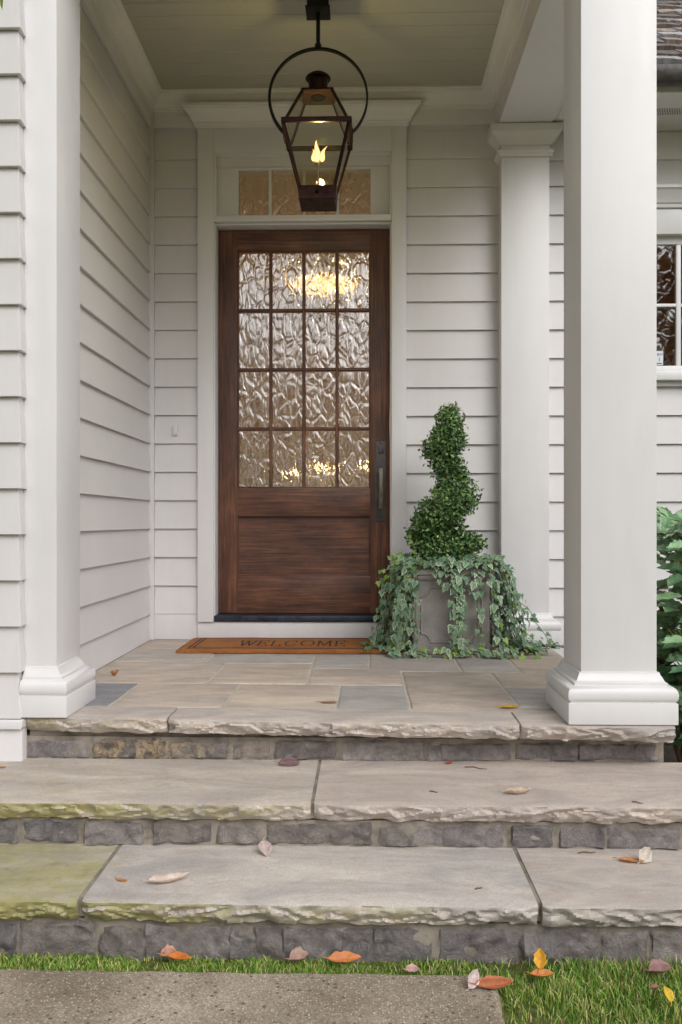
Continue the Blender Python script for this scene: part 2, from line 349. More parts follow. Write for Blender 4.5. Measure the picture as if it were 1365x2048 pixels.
def smooth_by(me, deg):
    bm = bmesh.new(); bm.from_mesh(me)
    for f in bm.faces: f.smooth = True
    for e_ in bm.edges: e_.smooth = not (len(e_.link_faces) == 2 and e_.calc_face_angle(0) > R(deg))
    bm.to_mesh(me); bm.free()
def bx(name, mat, parent, x0, x1, y0, y1, z0, z1, bev=.002):
    return build(MB().box(x0, x1, y0, y1, z0, z1), name, mat, parent, 30, bev)
def quad_leaf_matrix(n, t, loc, s=1.):
    n = n.normalized(); t = (t-n*t.dot(n)).normalized(); y = n.cross(t)
    m = Matrix((t, y, n)).transposed().to_4x4(); m.translation = loc
    return m @ Matrix.Scale(s, 4)

# ================================================================ GROUND
GZ = -.41
def ground():
    mb = MB(); mb.add([(-150, -150, GZ), (150, -150, GZ), (150, 150, GZ), (-150, 150, GZ)], [(0, 1, 2, 3)])
    return tag(build(mb, 'lawn', 'lawn'), kind='structure', label='green lawn ground in front of the porch')
ground()
mb = MB(); mb.box(.97, 4, -2.1, -.02, GZ-.05, GZ+.02); tag(build(mb, 'planting_bed', 'soil'), kind='structure', label='dark soil bed beside the porch')
# walkway: an exposed aggregate slab with an uneven edge
def walkway():
    mb = MB(); x0, x1, y0, y1 = -1.35, .295, -16, -2.6; top = -.388; ring = []
    def side(a, b_, n):
        return [Vector(a).lerp(Vector(b_), i/n) for i in range(n)]
    pts = side((x0, y1), (x1-.02, y1), 60)+side((x1-.012, y1-.006), (x1, y1-.03), 3)+side((x1, y1-.03), (x1-.012, -3.4), 50)+side((x1-.012, -3.4), (x1, y0), 20)+side((x1, y0), (x0, y0), 4)+side((x0, y0), (x0, y1), 20)
    rg = []
    for o, z in ((.0, GZ-.05), (.0, top-.012), (-.004, top-.004), (-.012, top)):
        r = []
        for i, q in enumerate(pts):
            c = Vector(((x0+x1)/2, y1-.3)); d = noise.noise(Vector((q.x*14, q.y*14, z*40)))*.005
            k = o+d*(1 if z > top-.02 else .5)
            r.append((q.x+(k if q.x > 0 else -k), q.y+(k if q.y > -2.7 else 0), z))
        rg.append(r)
    mb.stack(rg); return tag(build(mb, 'walkway', 'aggregate', fix=True), kind='structure', label='exposed aggregate concrete walkway leading to the steps')
walkway()

# ================================================================ HOUSE
house = tag(empty('house', (0, 0, GZ)), 'off-white clapboard house with columned stone porch and dark wood door', 'house')
ZL = [0.]+[.137+.1497*k for k in range(18)]                       # board lines of the porch walls
back = MB()
for q in ((-1.3, -.79, .02, .14, -.4, 3.1), (.165, 1.33, .02, .14, -.4, 3.1), (1.97, 4, .02, .14, -.4, 3.1), (-.79, .165, .02, .14, 2.5, 3.1), (-.79, .165, .03, .14, -.4, .05),
          (1.33, 1.97, .02, .14, -.4, 1.36), (1.33, 1.97, .02, .14, 2.12, 3.1)): back.box(*q)
bw = build(back, 'porch_wall', 'siding', house); tag(bw, 'pale clapboard wall round the front door')
def board_y(parent, x0, x1, z0, z1, y=0., th=.014):
    mb = MB(); j = random.uniform(-.0008, .0008)
    mb.hexa([(x0, y+j, z0), (x1, y+j, z0), (x1, y+.021, z0), (x0, y+.021, z0)], [(x0, y+th, z1-.0005), (x1, y+th, z1-.0005), (x1, y+.021, z1-.0005), (x0, y+.021, z1-.0005)])
    return build(mb, 'clapboard', 'siding', parent, bev=.0012, seg=1)
for i in range(len(ZL)-1):
    z0, z1 = ZL[i], ZL[i+1]
    if i == 0:
        bx('base_board', 'siding', bw, -1.1, -.868, .004, .021, .002, z1, .002)
    else: board_y(bw, -1.098, -.867, z0, z1)
    if z0 < 2.75:
        board_y(bw, .229, .712, z0-.008 if i else .002, z1-.008); board_y(bw, .955, 1.29, z0-.008, z1-.008)
for i in range(-3, len(ZL)-1):                                     # right of the porch, down to the bed
    z0 = .137+.1497*(i-1)-.008; z1 = z0+.1497
    if i < 1: board_y(bw, .97, 3.2, z0, z1)
    elif z1 < 1.33: board_y(bw, 1.291, 3.2, z0, z1)
    elif z0 > 2.36: board_y(bw, 1.291, 3.2, z0, z1)
    else: board_y(bw, 1.291, 1.322, z0, z1); board_y(bw, 1.978, 3.2, z0, z1)
# left side wall of the porch
sw = tag(build(MB().box(-1.3, -1.135, -1.74, .018, -.1, 3.1), 'side_wall', 'siding', house), 'clapboard side wall of the porch running back to the corner')
for i in range(len(ZL)-1):
    z0, z1 = ZL[i], ZL[i+1]-.0005; mb = MB(); xo = -1.114+random.uniform(-.0008, .0008)
    z0 = max(z0, .002)
    mb.hexa([(-1.134, -1.56, z0), (xo, -1.56, z0), (xo, -.001, z0), (-1.134, -.001, z0)], [(-1.134, -1.56, z1), (-1.128, -1.56, z1), (-1.128, -.001, z1), (-1.134, -.001, z1)])
    build(mb, 'clapboard', 'siding', sw, bev=.0012, seg=1)
bx('corner_strip', 'siding', sw, -1.1335, -1.098, -.013, .012, .002, 2.83, .003)
# front wall of the wing on the left
fw = MB().box(-4.5, -1.12, -1.79, -1.70, -.4, 3.1); fwo = tag(build(fw, 'front_wall', 'siding', house), 'front clapboard wall of the wing left of the porch')
lz = [-.002+.1465*k for k in range(0, 22)]
for i in range(1, len(lz)):
    z0, z1 = lz[i-1], lz[i]-.0005; mb = MB(); j = random.uniform(-.001, .001); jx = random.uniform(-.0015, .0015)
    mb.hexa([(-4.5, -1.822+j, z0), (-1.086+jx, -1.822+j, z0), (-1.090+jx, -1.766, z0), (-4.5, -1.766, z0)], [(-4.5, -1.806+j, z1), (-1.100+jx, -1.806+j, z1), (-1.100+jx, -1.766, z1), (-4.5, -1.766, z1)])
    build(mb, 'clapboard', 'siding', fwo, bev=.0012, seg=1)
mb = MB(); mb.stack([[(-4.5, y, z), (x, y, z), (x, -1.765, z), (-4.5, -1.765, z)] for y, x, z in ((-1.806, -1.098, -.036), (-1.826, -1.083, -.034), (-1.830, -1.079, -.012), (-1.826, -1.083, -.0045))])
build(mb, 'water_table', 'white', fwo, 40)
bx('base_board', 'siding', fwo, -4.5, -1.086, -1.812, -1.77, -.36, -.0365, .003)

# ceiling, crown, beams, porch roof
ceil = tag(build(MB().box(-1.3, .8, -1.75, .1, 2.885, 2.93), 'porch_ceiling', 'ceiling', house), 'taupe painted plank porch ceiling')
y = -1.62; k = 0
while y < .0:
    mb = MB().box(-1.125, .70, y+.0012, y+.0988, 2.866, 2.886); build(mb, 'plank', 'ceiling', ceil, 30, .0022, 1); y += .1
crown = [(0, 2.778), (.012, 2.778), (.014, 2.784), (.014, 2.790), (.022, 2.793), (.022, 2.798), (.027, 2.803), (.034, 2.818), (.045, 2.833), (.058, 2.842), (.068, 2.845), (.072, 2.850), (.072, 2.856), (.080, 2.859), (.080, 2.8655), (0, 2.8655)]
xl, xr, yb, yf = -1.120, .69, .006, -1.59
mb = MB(); k = len(crown)
loops = []
for o, z in crown: loops.append([(xl+o, yf+o, z), (xr-o, yf+o, z), (xr-o, yb-o, z), (xl+o, yb-o, z)])
mb.stack(loops+[loops[0]], cap=False); build(mb, 'crown_moulding', 'white', house, 35, fix=True)
bx('frieze_board', 'white', house, -1.1345, -1.110, -1.56, -.0135, 2.70, 2.781, .002)
bx('frieze_board', 'white', house, -1.098, .70, -.004, .0195, 2.70, 2.78, .002)
bmx = tag(bx('side_beam', 'white', house, .69, .955, -1.585, .018, 2.642, 3.05, .003), 'boxed white beam from the wall to the free column')
bx('front_beam', 'white', house, -1.12, .957, -1.827, -1.588, 2.640, 3.05, .003)
bx('beam_trim', 'white', house, .956, .972, -1.57, -.09, 2.648, 2.70, .004)
build(MB().box(-4.6, 1.06, -2.02, .3, 3.055, 3.14), 'porch_roof', 'shake', house)

# door surround ---------------------------------------------------
ds = empty('door_surround', (-.32, 0, 0), house); tag(ds, 'flat white casing with a crowned head round the door and transom')
bx('casing', 'white', ds, -.866, -.781, -.022, .0205, .098, 2.682, .003); bx('casing', 'white', ds, .151, .228, -.022, .0205, .098, 2.682, .003)
bx('head_casing', 'white', ds, -.781, .151, -.0215, .0205, 2.556, 2.682, .002)
mb = MB().rects(-.866, .228, -.022, .02, [(0, 2.6825), (.008, 2.6825), (.010, 2.690), (.010, 2.697), (.020, 2.702), (.020, 2.710), (.026, 2.716), (.036, 2.735), (.050, 2.752), (.060, 2.760), (.062, 2.768), (.070, 2.771), (.070, 2.786), (0, 2.787)], back=False)
build(mb, 'cornice', 'white', ds, 35, fix=True)
for x0, x1 in ((-.781, -.774), (.144, .151)): bx('bead', 'white', ds, x0, x1, -.012, .145, .098, 2.19, .002)
bx('bead', 'white', ds, -.781, -.770, -.012, .06, 2.229, 2.556, .002); bx('bead', 'white', ds, .141, .151, -.012, .06, 2.229, 2.556, .002); bx('bead', 'white', ds, -.770, .141, -.010, .06, 2.545, 2.556, .002)
bx('transom_bar', 'white', ds, -.781, .151, -.018, .14, 2.196, 2.2285, .004); bx('head_stop', 'white', ds, -.774, .144, .01, .145, 2.1855, 2.196, .002)
bx('sill_board', 'white', ds, -.868, .228, -.006, .028, .001, .0975, .002)
bx('threshold', 'threshold', ds, -.781, .151, -.016, .15, .098, .131, .005)
# transom sash
ts = empty('transom', (-.32, .05, 2.23), house); tag(ts, 'row of four small wavy panes above the door')
gx = [-.660, -.4915, -.311, -.135, .041]; gz0, gz1 = 2.2335, 2.492
for q in ((-.770, gx[0]), (gx[4], .141)): bx('sash_stile', 'white', ts, q[0], q[1], .045, .085, 2.2285, 2.545, .002)
bx('top_rail', 'white', ts, gx[0], gx[4], .045, .085, gz1, 2.545, .002)
for x in gx[1:4]: bx('muntin', 'white', ts, x-.008, x+.008, .046, .08, 2.2285, gz1, .003)
for i in range(4): build(MB().box(gx[i]+(.0085 if i else .0005), gx[i+1]-(.0085 if i < 3 else .0005), .062, .066, 2.2290, gz1-.0005), 'pane', 'rain', ts)

# the door ---------------------------------------------------------
fd = empty('front_door', (-.316, .1, .132), house); tag(fd, 'dark stained wood door with sixteen rippled panes over one panel')
X0, X1 = -.772, .142; D0, D1 = .080, .125; zt = 2.182
sx0, sx1 = -.670, .040
bx('stile', 'wood_v', fd, X0, sx0, D0, D1, .135, zt, .002); bx('stile', 'wood_v', fd, sx1, X1, D0, D1, .135, zt, .002)
zr = [.135, .336, .652, .803, 2.072, zt]
bx('rail', 'wood_h', fd, sx0, sx1, D0+.0006, D1, zr[0], zr[1], .002); bx('rail', 'wood_h', fd, sx0, sx1, D0+.0006, D1, zr[2], zr[3], .002); bx('rail', 'wood_h', fd, sx0, sx1, D0+.0006, D1, zr[4], zr[5], .002)
mb = MB().box(sx0+.0005, sx1-.0005, D0+.020, D1-.010, zr[1]+.0005, zr[2]-.0005); build(mb, 'panel', 'wood_h', fd)
for q in ((sx0, sx0+.006, zr[1], zr[2]), (sx1-.006, sx1, zr[1], zr[2])): bx('panel_bead', 'wood_v', fd, q[0], q[1], D0+.011, D0+.020, q[2], q[3], .002)
for q in ((zr[1], zr[1]+.006), (zr[2]-.006, zr[2])): bx('panel_bead', 'wood_h', fd, sx0+.006, sx1-.006, D0+.011, D0+.020, q[0], q[1], .002)
cw = (sx1-sx0)/4; rh = (zr[4]-zr[3])/4
def munt(name, mat, a, b_, vert):
    mb = MB(); w_ = .0085
    prof = [(-w_, D0+.020), (-w_, D0+.008), (-.005, D0+.0035), (.005, D0+.0035), (w_, D0+.008), (w_, D0+.020)]
    if vert: x, z0, z1 = a, *b_; mb.stack([[(x+p, y_, z0) for p, y_ in prof], [(x+p, y_, z1) for p, y_ in prof]])
    else: z, x0, x1 = a, *b_; mb.stack([[(x0, y_, z+p) for p, y_ in prof], [(x1, y_, z+p) for p, y_ in prof]])
    return build(mb, name, mat, fd, fix=True)
for i in range(1, 4): munt('muntin', 'wood_v', sx0+cw*i, (zr[3], zr[4]), True)
for j in range(1, 4):
    for i in range(4): munt('muntin', 'wood_h', zr[3]+rh*j, (sx0+cw*i+(.0086 if i else 0), sx0+cw*(i+1)-(.0086 if i < 3 else 0)), False)
for x0, x1 in ((sx0, sx0+.007), (sx1-.007, sx1)): bx('glazing_bead', 'wood_v', fd, x0, x1, D0+.006, D0+.02, zr[3], zr[4], .002)
for z0, z1 in ((zr[3], zr[3]+.007), (zr[4]-.007, zr[4])): bx('glazing_bead', 'wood_h', fd, sx0+.007, sx1-.007, D0+.006, D0+.02, z0, z1, .002)
for j in range(4):
    for i in range(4):
        build(MB().box(sx0+cw*i+.001, sx0+cw*(i+1)-.001, D0+.021, D0+.026, zr[3]+rh*j+.001, zr[3]+rh*(j+1)-.001), 'pane', 'rain', fd)
bx('escutcheon', 'bronze', fd, .066, .1235, D0-.005, D0+.0002, .624, 1.052, .002)
bx('lock_cover', 'bronze', fd, .083, .113, D0-.010, D0-.0052, .985, 1.023, .002)
mb = MB().box(.085, .106, D0-.058, D0-.044, .692, .905); mb.box(.087, .104, D0-.0435, D0-.0052, .697, .712); mb.box(.087, .104, D0-.0435, D0-.0052, .884, .899); build(mb, 'pull_handle', 'brass', fd, 30, .002)
for z in (.634, 1.042): build(MB().lathe((.0945, D0-.0055, z-.004), [(.001, .0), (.003, .001), (.003, .007), (.001, .008)], 8), 'screw', 'bronze', fd)
bx('sweep', 'iron', fd, X0+.002, X1-.002, D0+.004, D1-.005, .1315, .1345, 0)

# columns ------------------------------------------------------------
def base_prof(z0): return [(.05, z0+.0), (.05, z0+.066), (.044, z0+.0665), (.044, z0+.070), (.048, z0+.074), (.0505, z0+.082), (.0505, z0+.094), (.048, z0+.104), (.042, z0+.112), (.034, z0+.116), (.026, z0+.117), (.026, z0+.124), (.021, z0+.126), (.017, z0+.131), (.012, z0+.141), (.008, z0+.147), (.007, z0+.154), (0, z0+.155)]
def cap_prof(z1): return [(0, z1-.150), (.010, z1-.149), (.012, z1-.143), (.012, z1-.136), (.019, z1-.131), (.021, z1-.124), (.021, z1-.119), (.002, z1-.117), (.002, z1-.092), (.010, z1-.089), (.012, z1-.083), (.020, z1-.072), (.034, z1-.056), (.046, z1-.046), (.050, z1-.038), (.054, z1-.036), (.060, z1-.018), (.060, z1-.001), (0, z1)]
def column(name, x0, x1, y0, y1, label, zt=2.64, engaged=False):
    c = empty(name, ((x0+x1)/2, (y0+y1)/2, 0), house); tag(c, label)
    bx('shaft', 'white', c, x0, x1, y0, y1, .150, zt-.150, .0025)
    p = base_prof(.0012)
    mb = MB().rects(x0, x1, y0, y1, p[:2]+[(0.0, p[1][1]+.0002)], back=not engaged); build(mb, 'plinth', 'white', c, 30, .003, fix=True)
    mb = MB().rects(x0, x1, y0, y1, [(0, p[2][1]-.0003)]+p[2:], back=not engaged); build(mb, 'base_moulding', 'white', c, 38, fix=True)
    mb = MB().rects(x0, x1, y0, y1, cap_prof(zt-.0012), back=not engaged); build(mb, 'capital', 'white', c, 38, fix=True)
    return c
column('column', .682, .917, -1.822, -1.587, 'tall square white column standing free at the porch edge')
column('pilaster', .709, .954, -.085, .0195, 'white pilaster against the wall under the side beam', engaged=True)
# half column against the wing
c = empty('pilaster', (-1.04, -1.64, 0), house); tag(c, 'white half column at the left end of the porch')
bx('shaft', 'white', c, -1.134, -.992, -1.765, -1.528, .150, 2.49, .0025)
p = base_prof(.0012)
def half(prof): return [[(-1.094-0, -1.765-o, z), (-.992+o, -1.765-o, z), (-.992+o, -1.565+o, z), (-1.094, -1.565+o, z)] for o, z in prof]
build(MB().stack(half(p[:2]+[(0, p[1][1]+.0002)])), 'plinth', 'white', c, 30, .003, fix=True)
build(MB().stack(half([(0, p[2][1]-.0003)]+p[2:])), 'base_moulding', 'white', c, 38, fix=True)
build(MB().stack(half(cap_prof(2.639))), 'capital', 'white', c, 38, fix=True)

# side window ---------------------------------------------------------
wn = empty('window', (1.65, 0, 1.33), house); tag(wn, 'white framed divided window right of the porch')
WX0, WX1, WZ0, WZ1 = 1.335, 1.965, 1.398, 2.112
bx('jamb', 'trimwhite', wn, 1.322, 1.372, -.018, .06, WZ0, WZ1, .003); bx('jamb', 'trimwhite', wn, 1.928, 1.978, -.018, .06, WZ0, WZ1, .003)
bx('head', 'trimwhite', wn, 1.322, 1.978, -.018, .06, WZ1, 2.245, .003)
mb = MB().rects(1.322, 1.978, -.018, .019, [(0, 2.2455), (.012, 2.246), (.014, 2.262), (.022, 2.268), (.030, 2.30), (.046, 2.322), (.050, 2.330), (.058, 2.332), (.058, 2.347), (0, 2.352)], back=False); build(mb, 'head_moulding', 'trimwhite', wn, 35, fix=True)
bx('sill', 'trimwhite', wn, 1.30, 2.0, -.05, .06, 1.352, 1.3975, .006); bx('apron', 'trimwhite', wn, 1.322, 1.978, -.012, .0195, 1.326, 1.3515, .002)
bx('bottom_rail', 'trimwhite', wn, 1.3725, 1.9275, .025, .055, WZ0+.0005, 1.438, .003); bx('top_rail', 'trimwhite', wn, 1.3725, 1.9275, .025, .055, 2.072, WZ1-.0005, .003)
bx('muntin', 'trimwhite', wn, 1.638, 1.662, .027, .05, 1.4385, 2.0715, .003)
for x0, x1 in ((1.3725, 1.6375), (1.6625, 1.9275)):
    bx('muntin', 'trimwhite', wn, x0, x1, .027, .05, 1.747, 1.763, .003)
    for z0, z1 in ((1.4385, 1.7465), (1.7635, 2.0715)): build(MB().box(x0+.0005, x1-.0005, .038, .042, z0, z1), 'pane', 'window_glass', wn)
build(MB().box(1.505, 1.572, .035, .0372, 1.443, 1.517), 'sticker', 'sticker', wn)
def text(body, size, x, z, yy, parent, mat):
    cu = bpy.data.curves.new('t', 'FONT'); cu.body = body; cu.size = size; t = bpy.data.objects.new('t', cu); C.objects.link(t)
    bpy.context.view_layer.update(); me = bpy.data.meshes.new_from_object(t.evaluated_get(bpy.context.evaluated_depsgraph_get()))
    bpy.data.objects.remove(t); me.transform(Matrix.Rotation(R(90), 4, 'X')); me.materials.clear(); me.materials.append(M[mat])
    return put('lettering', me, (x, yy, z), parent)
text('RM', .021, 1.540, 1.491, .0345, wn, 'ink'); text('1', .03, 1.545, 1.462, .0345, wn, 'ink')
build(MB().box(1.512, 1.566, .0342, .0348, 1.449, 1.454), 'sticker_stripe', 'ink', wn)

# eave and shake roof right of the porch ------------------------------
bx('eave_frieze', 'white', house, .973, 3.4, -.006, .019, 2.505, 2.648, .003)
sf = bx('soffit', 'white', house, .974, 3.4, -.405, .019, 2.650, 2.672, .002)
mb = MB()
for r_ in range(5):
    for i in range(60):
        x = 1.25+i*.012+(r_ % 2)*.006; yy = -.255+r_*.014
        mb.box(x, x+.005, yy, yy+.006, 2.6485, 2.6494)
build(mb, 'soffit_vent', 'black', sf)
bx('fascia', 'white', house, .974, 3.4, -.425, -.4055, 2.645, 2.76, .002)
mb = MB(); n = 14; outer = [(-.475+.047*math.cos(math.pi+math.pi*i/n), 2.728+.075*math.sin(math.pi+math.pi*i/n)) for i in range(n+1)]
inner = [(-.475+.043*math.cos(math.pi+math.pi*i/n), 2.728+.071*math.sin(math.pi+math.pi*i/n)) for i in range(n, -1, -1)]
mb.stack([[(x, a_, b_) for a_, b_ in outer+inner] for x in (1.0, 3.4)]); build(mb, 'gutter', 'bronze', house, 40, fix=True)
roof = MB(); sl_ = .82
roof.hexa([(.98, -.43, 2.70), (3.4, -.43, 2.70), (3.4, 3.6, 2.70+4.03*sl_), (.98, 3.6, 2.70+4.03*sl_)], [(.98, -.45, 2.735), (3.4, -.45, 2.735), (3.4, 3.58, 2.735+4.03*sl_), (.98, 3.58, 2.735+4.03*sl_)])
rf = tag(build(roof, 'roof', 'shake', house), 'weathered split cedar shake roof above the gutter'); rf.color = (.12, .1, .09, 1)
dv = Vector((0, 1, sl_)).normalized(); nv = Vector((0, -sl_, 1)).normalized(); shk = []
for i in range(6):
    mb = MB(); wd_ = .07+.012*i; jag = [random.uniform(-.006, .006) for _ in range(8)]; t0 = random.uniform(.024, .040)
    xs = [-wd_/2+wd_*j/4 for j in range(5)]
    v = []
    for j, x in enumerate(xs): v += [(x, jag[j], 0), (x, jag[j], t0+jag[j]*.4), (x, .24, .003), (x, .24, 0)]
    fs = []
    for j in range(4):
        for k_ in range(4): a_ = j*4+k_; b2 = j*4+(k_+1) % 4; fs.append((a_, b2, b2+4, a_+4))
    fs += [(3, 2, 1, 0), (16, 17, 18, 19)]; mb.add(v, fs); shk.append((wd_, mesh(mb, 'shake', 'shake')))
for r_ in range(15):
    x = 1.02+random.uniform(0, .05)
    while x < 2.0:
        wd_, me = random.choice(shk); org = Vector((x+wd_/2, -.47, 2.738))+dv*(.135*r_)+nv*.004
        o = put('shake', me, org, rf); m = Matrix((Vector((1, 0, 0)), dv, nv)).transposed()
        o.rotation_euler = (m @ Matrix.Rotation(random.uniform(-.03, .03), 3, 'Z') @ Matrix.Rotation(random.uniform(.0, .05), 3, 'X')).to_euler()
        g = random.uniform(.10, .30); o.color = (g*1.12, g*.97, g*.9, 1) if random.random() < .7 else (g*1.3, g*1.3, g*1.36, 1)
        x += wd_+.004
bx('roof_flashing', 'sticker', rf, 1.0, 2.0, .28, .30, 2.738+.75*sl_+.028, 2.738+.75*sl_+.036, 0)

# rooms seen through the glass
def room(name, x0, x1, y0, y1, z0, z1, wm, fm, label):
    r = empty(name, ((x0+x1)/2, (y0+y1)/2, z0), house); tag(r, label)
    mb = MB(); mb.box(x0-.05, x0, y0, y1, z0, z1); mb.box(x1, x1+.05, y0, y1, z0, z1); mb.box(x0-.05, x1+.05, y1, y1+.05, z0, z1); mb.box(x0-.05, x1+.05, y0, y1+.05, z1, z1+.05)
    build(mb, 'interior_wall', wm, r); build(MB().box(x0-.05, x1+.05, y0, y1+.05, z0-.05, z0), 'interior_floor', fm, r); return r
hall = room('hall', -1.35, .85, .145, 4.6, .1, 2.85, 'hall', 'floorwood', 'warm lit hall behind the door glass')
room('side_room', 1.0, 3.2, .145, .75, .1, 2.6, 'dim', 'floorwood', 'shallow room whose close brown wall adds brown to the side window')  # close brown wall, put in so the panes show reflected brown

# ================================================================ STONE PORCH FLOOR AND STEPS
pf = MB().box(-1.30, .93, -1.62, .02, -.4, -.0045)
floor_o = tag(build(pf, 'porch_floor', 'grout'), kind='structure', label='flagstone porch floor in cut sandstone and blue slate')
BE = (.43, .385, .34); BL = (.37, .365, .36); DK = (.20, .215, .245); GY = (.39, .375, .355); WARM = (.45, .40, .345)
def flag(x0, x1, y0, y1, col, z=0.):
    mb = MB(); g = .0036; x0 += g; x1 -= g; y0 += g; y1 -= g; n = 9
    def ring(ins, zz):
        r = []
        P_ = [(x0+ins, y0+ins), (x1-ins, y0+ins), (x1-ins, y1-ins), (x0+ins, y1-ins)]
        for s in range(4):
            a_, b_ = Vector(P_[s]), Vector(P_[(s+1) % 4])
            for i in range(n):
                q = a_.lerp(b_, i/n); d = noise.noise(Vector((q.x*9+s*7, q.y*9, 3)))*.004; q += Vector((d, d*.8)); r.append((q.x, q.y, zz+noise.noise(Vector((q.x*3, q.y*3, 1)))*.0012))
        return r
    mb.stack([ring(0, -.03), ring(0, -.0055+z), ring(.0035, -.001+z), ring(.008, z)])
    o = build(mb, 'flagstone', 'stone', floor_o, 50); t = random.uniform(.93, 1.08); o.color = (col[0]*t, col[1]*t, col[2]*t, 1); o['moss'] = -1.; return o
for q in ((-1.13, -.866, -1.625, -1.21, DK), (-.866, -.472, -1.645, -1.21, BE), (-.472, -.088, -1.665, -1.22, WARM), (-.088, .16, -1.68, -1.235, BL),
          (.16, .53, -1.69, -.93, BE), (.53, .93, -1.6, -1.27, BL), (.53, .93, -1.27, -.945, WARM),
          (-1.13, -.605, -1.21, -.70, BE), (-.605, -.218, -1.21, -.735, WARM), (-.218, .16, -1.235, -.86, BE),
          (-.70, -.22, -.735, -.46, BL), (-.22, .028, -.86, -.46, BL), (.028, .415, -.93, -.46, GY), (.415, .66, -.93, -.55, BL), (.66, .93, -.945, -.5, WARM),
          (-1.13, -.70, -.70, -.30, GY), (-1.13, -.62, -.30, .02, BE), (-.62, -.1, -.46, .02, GY), (-.1, .415, -.46, .02, BE), (.415, .93, -.55, .02, BE), (-.70, -.62, -.46, -.30, GY)):
    flag(*q)

steps = tag(empty('stone_steps', (-.07, -2.15, GZ)), 'three broad stone steps with rock-faced sandstone treads and dark stone risers', 'steps')
def tread(name, parent, xa, xb, yfa, yfb, yr, zt, th, col, moss, seed, rough_ends=False):
    """slab with a flat top and a chipped rock face in front; yfa / yfb: front edge at either end"""
    L = xb-xa; nx = max(30, int(L/.006)); nz = 11; mb = MB(); sec = []
    for i in range(nx+1):
        t = i/nx; x = xa+L*t; yf = yfa+(yfb-yfa)*t; r = []
        e_ = min(1, min(t, 1-t)*L/.018); er = (1-e_)*.010
        wob = noise.noise(Vector((x*5, seed, 0)))*.004+noise.noise(Vector((x*23, seed, 2)))*.0018
        r += [(x, yr, zt), (x, yr+(yf-yr)*.5, zt+noise.noise(Vector((x*2.5, seed, 8)))*.0012), (x, yf+.034+er, zt+.0002), (x, yf+.012+wob*1.2+er, zt-.0012)]
        for k_ in range(nz+1):
            s = k_/nz; z = zt-.004-(th-.008)*s
            v = noise.voronoi(Vector((x*15+seed*5+.5*noise.noise(Vector((x*9, s*2, seed))), s*1.1+seed*3+.4*noise.noise(Vector((x*12, s*2, seed+4))), seed)))[0]
            v2 = noise.voronoi(Vector((x*36+seed*2+s*.8, s*2.2, seed+9)))[0]
            def facet(P_, k):
                q = noise.voronoi(P_)[1][0]; hsh = noise.cell_vector(q*7.31+Vector((k, k, k))); d = P_-q
                return (hsh.x-.5), (hsh.y-.5)*2*d.x+(hsh.z-.25)*2*d.y
            f1 = facet(Vector((x*13+seed*5+.35*noise.noise(Vector((x*9, s*2, seed))), s*1.15+seed*3, 0)), 1.7); f2 = facet(Vector((x*34+seed*2+s*.6, s*2.3, 0)), 4.1)
            ch = .0125*min(1, (v[1]-v[0])*1.25)+.0045*min(1, (v2[1]-v2[0])*1.3)+.010*f1[1]+.003*f2[1]+.002*f1[0]
            ch *= min(1, .25+s*3)
            belly = -.008*math.sin(math.pi*(.2+.7*s))+.012*s*s+.002
            r.append((x, yf+.006+wob+er+belly+ch, z+(noise.noise(Vector((x*16, seed, 6)))*.005 if k_ == nz else 0)))
        r += [(x, yf+.045, zt-th), (x, yr, zt-th)]
        sec.append(r)
    mb.stack(sec); o = build(mb, name, 'stone', parent, 22, fix=True)
    o.color = (*col, 1); o['moss'] = moss; return o
def yfront(x): return -1.797+(x+1.095)*(-.097/2.047)-.004
# porch coping
for k, (xa, xb, c_) in enumerate(((-1.092, -.624, (.44, .41, .385)), (-.617, .483, (.47, .44, .41)), (.490, .953, (.45, .42, .395)))):
    tread('coping_slab', steps, xa, xb, yfront(xa), yfront(xb), -1.632-.03*min(1, (xa+1.09)), -.0008, .052, c_, -.42, 3.1+k*2.7)
for k, (xa, xb, c_) in enumerate(((-2.3, -.142, (.45, .42, .385)), (-.132, 1.02, (.455, .415, .385)))):
    tread('tread_slab', steps, xa, xb, -2.212, -2.214, -1.775, -.139, .053, c_, -.12 if k == 0 else -.38, 14.3+k*3.3)
for k, (xa, xb, c_, m_) in enumerate(((-2.3, -.672, (.45, .43, .38), .17), (-.660, .407, (.465, .45, .435), -.03), (.418, 1.25, (.465, .44, .415), -.07))):
    tread('tread_slab', steps, xa, xb, -2.545, -2.545, -2.15, -.263, .055, c_, m_, 24.7+k*3.9)
for q in ((-.673, -.659, -2.512, -2.16, -.31, -.2655), (.406, .419, -2.512, -2.16, -.31, -.2655), (-.143, -.131, -2.185, -1.78, -.185, -.1415), (-.625, -.616, -1.79, -1.66, -.045, -.003), (.482, .491, -1.85, -1.7, -.045, -.003)): build(MB().box(*q), 'joint_mortar', 'mortar', steps)

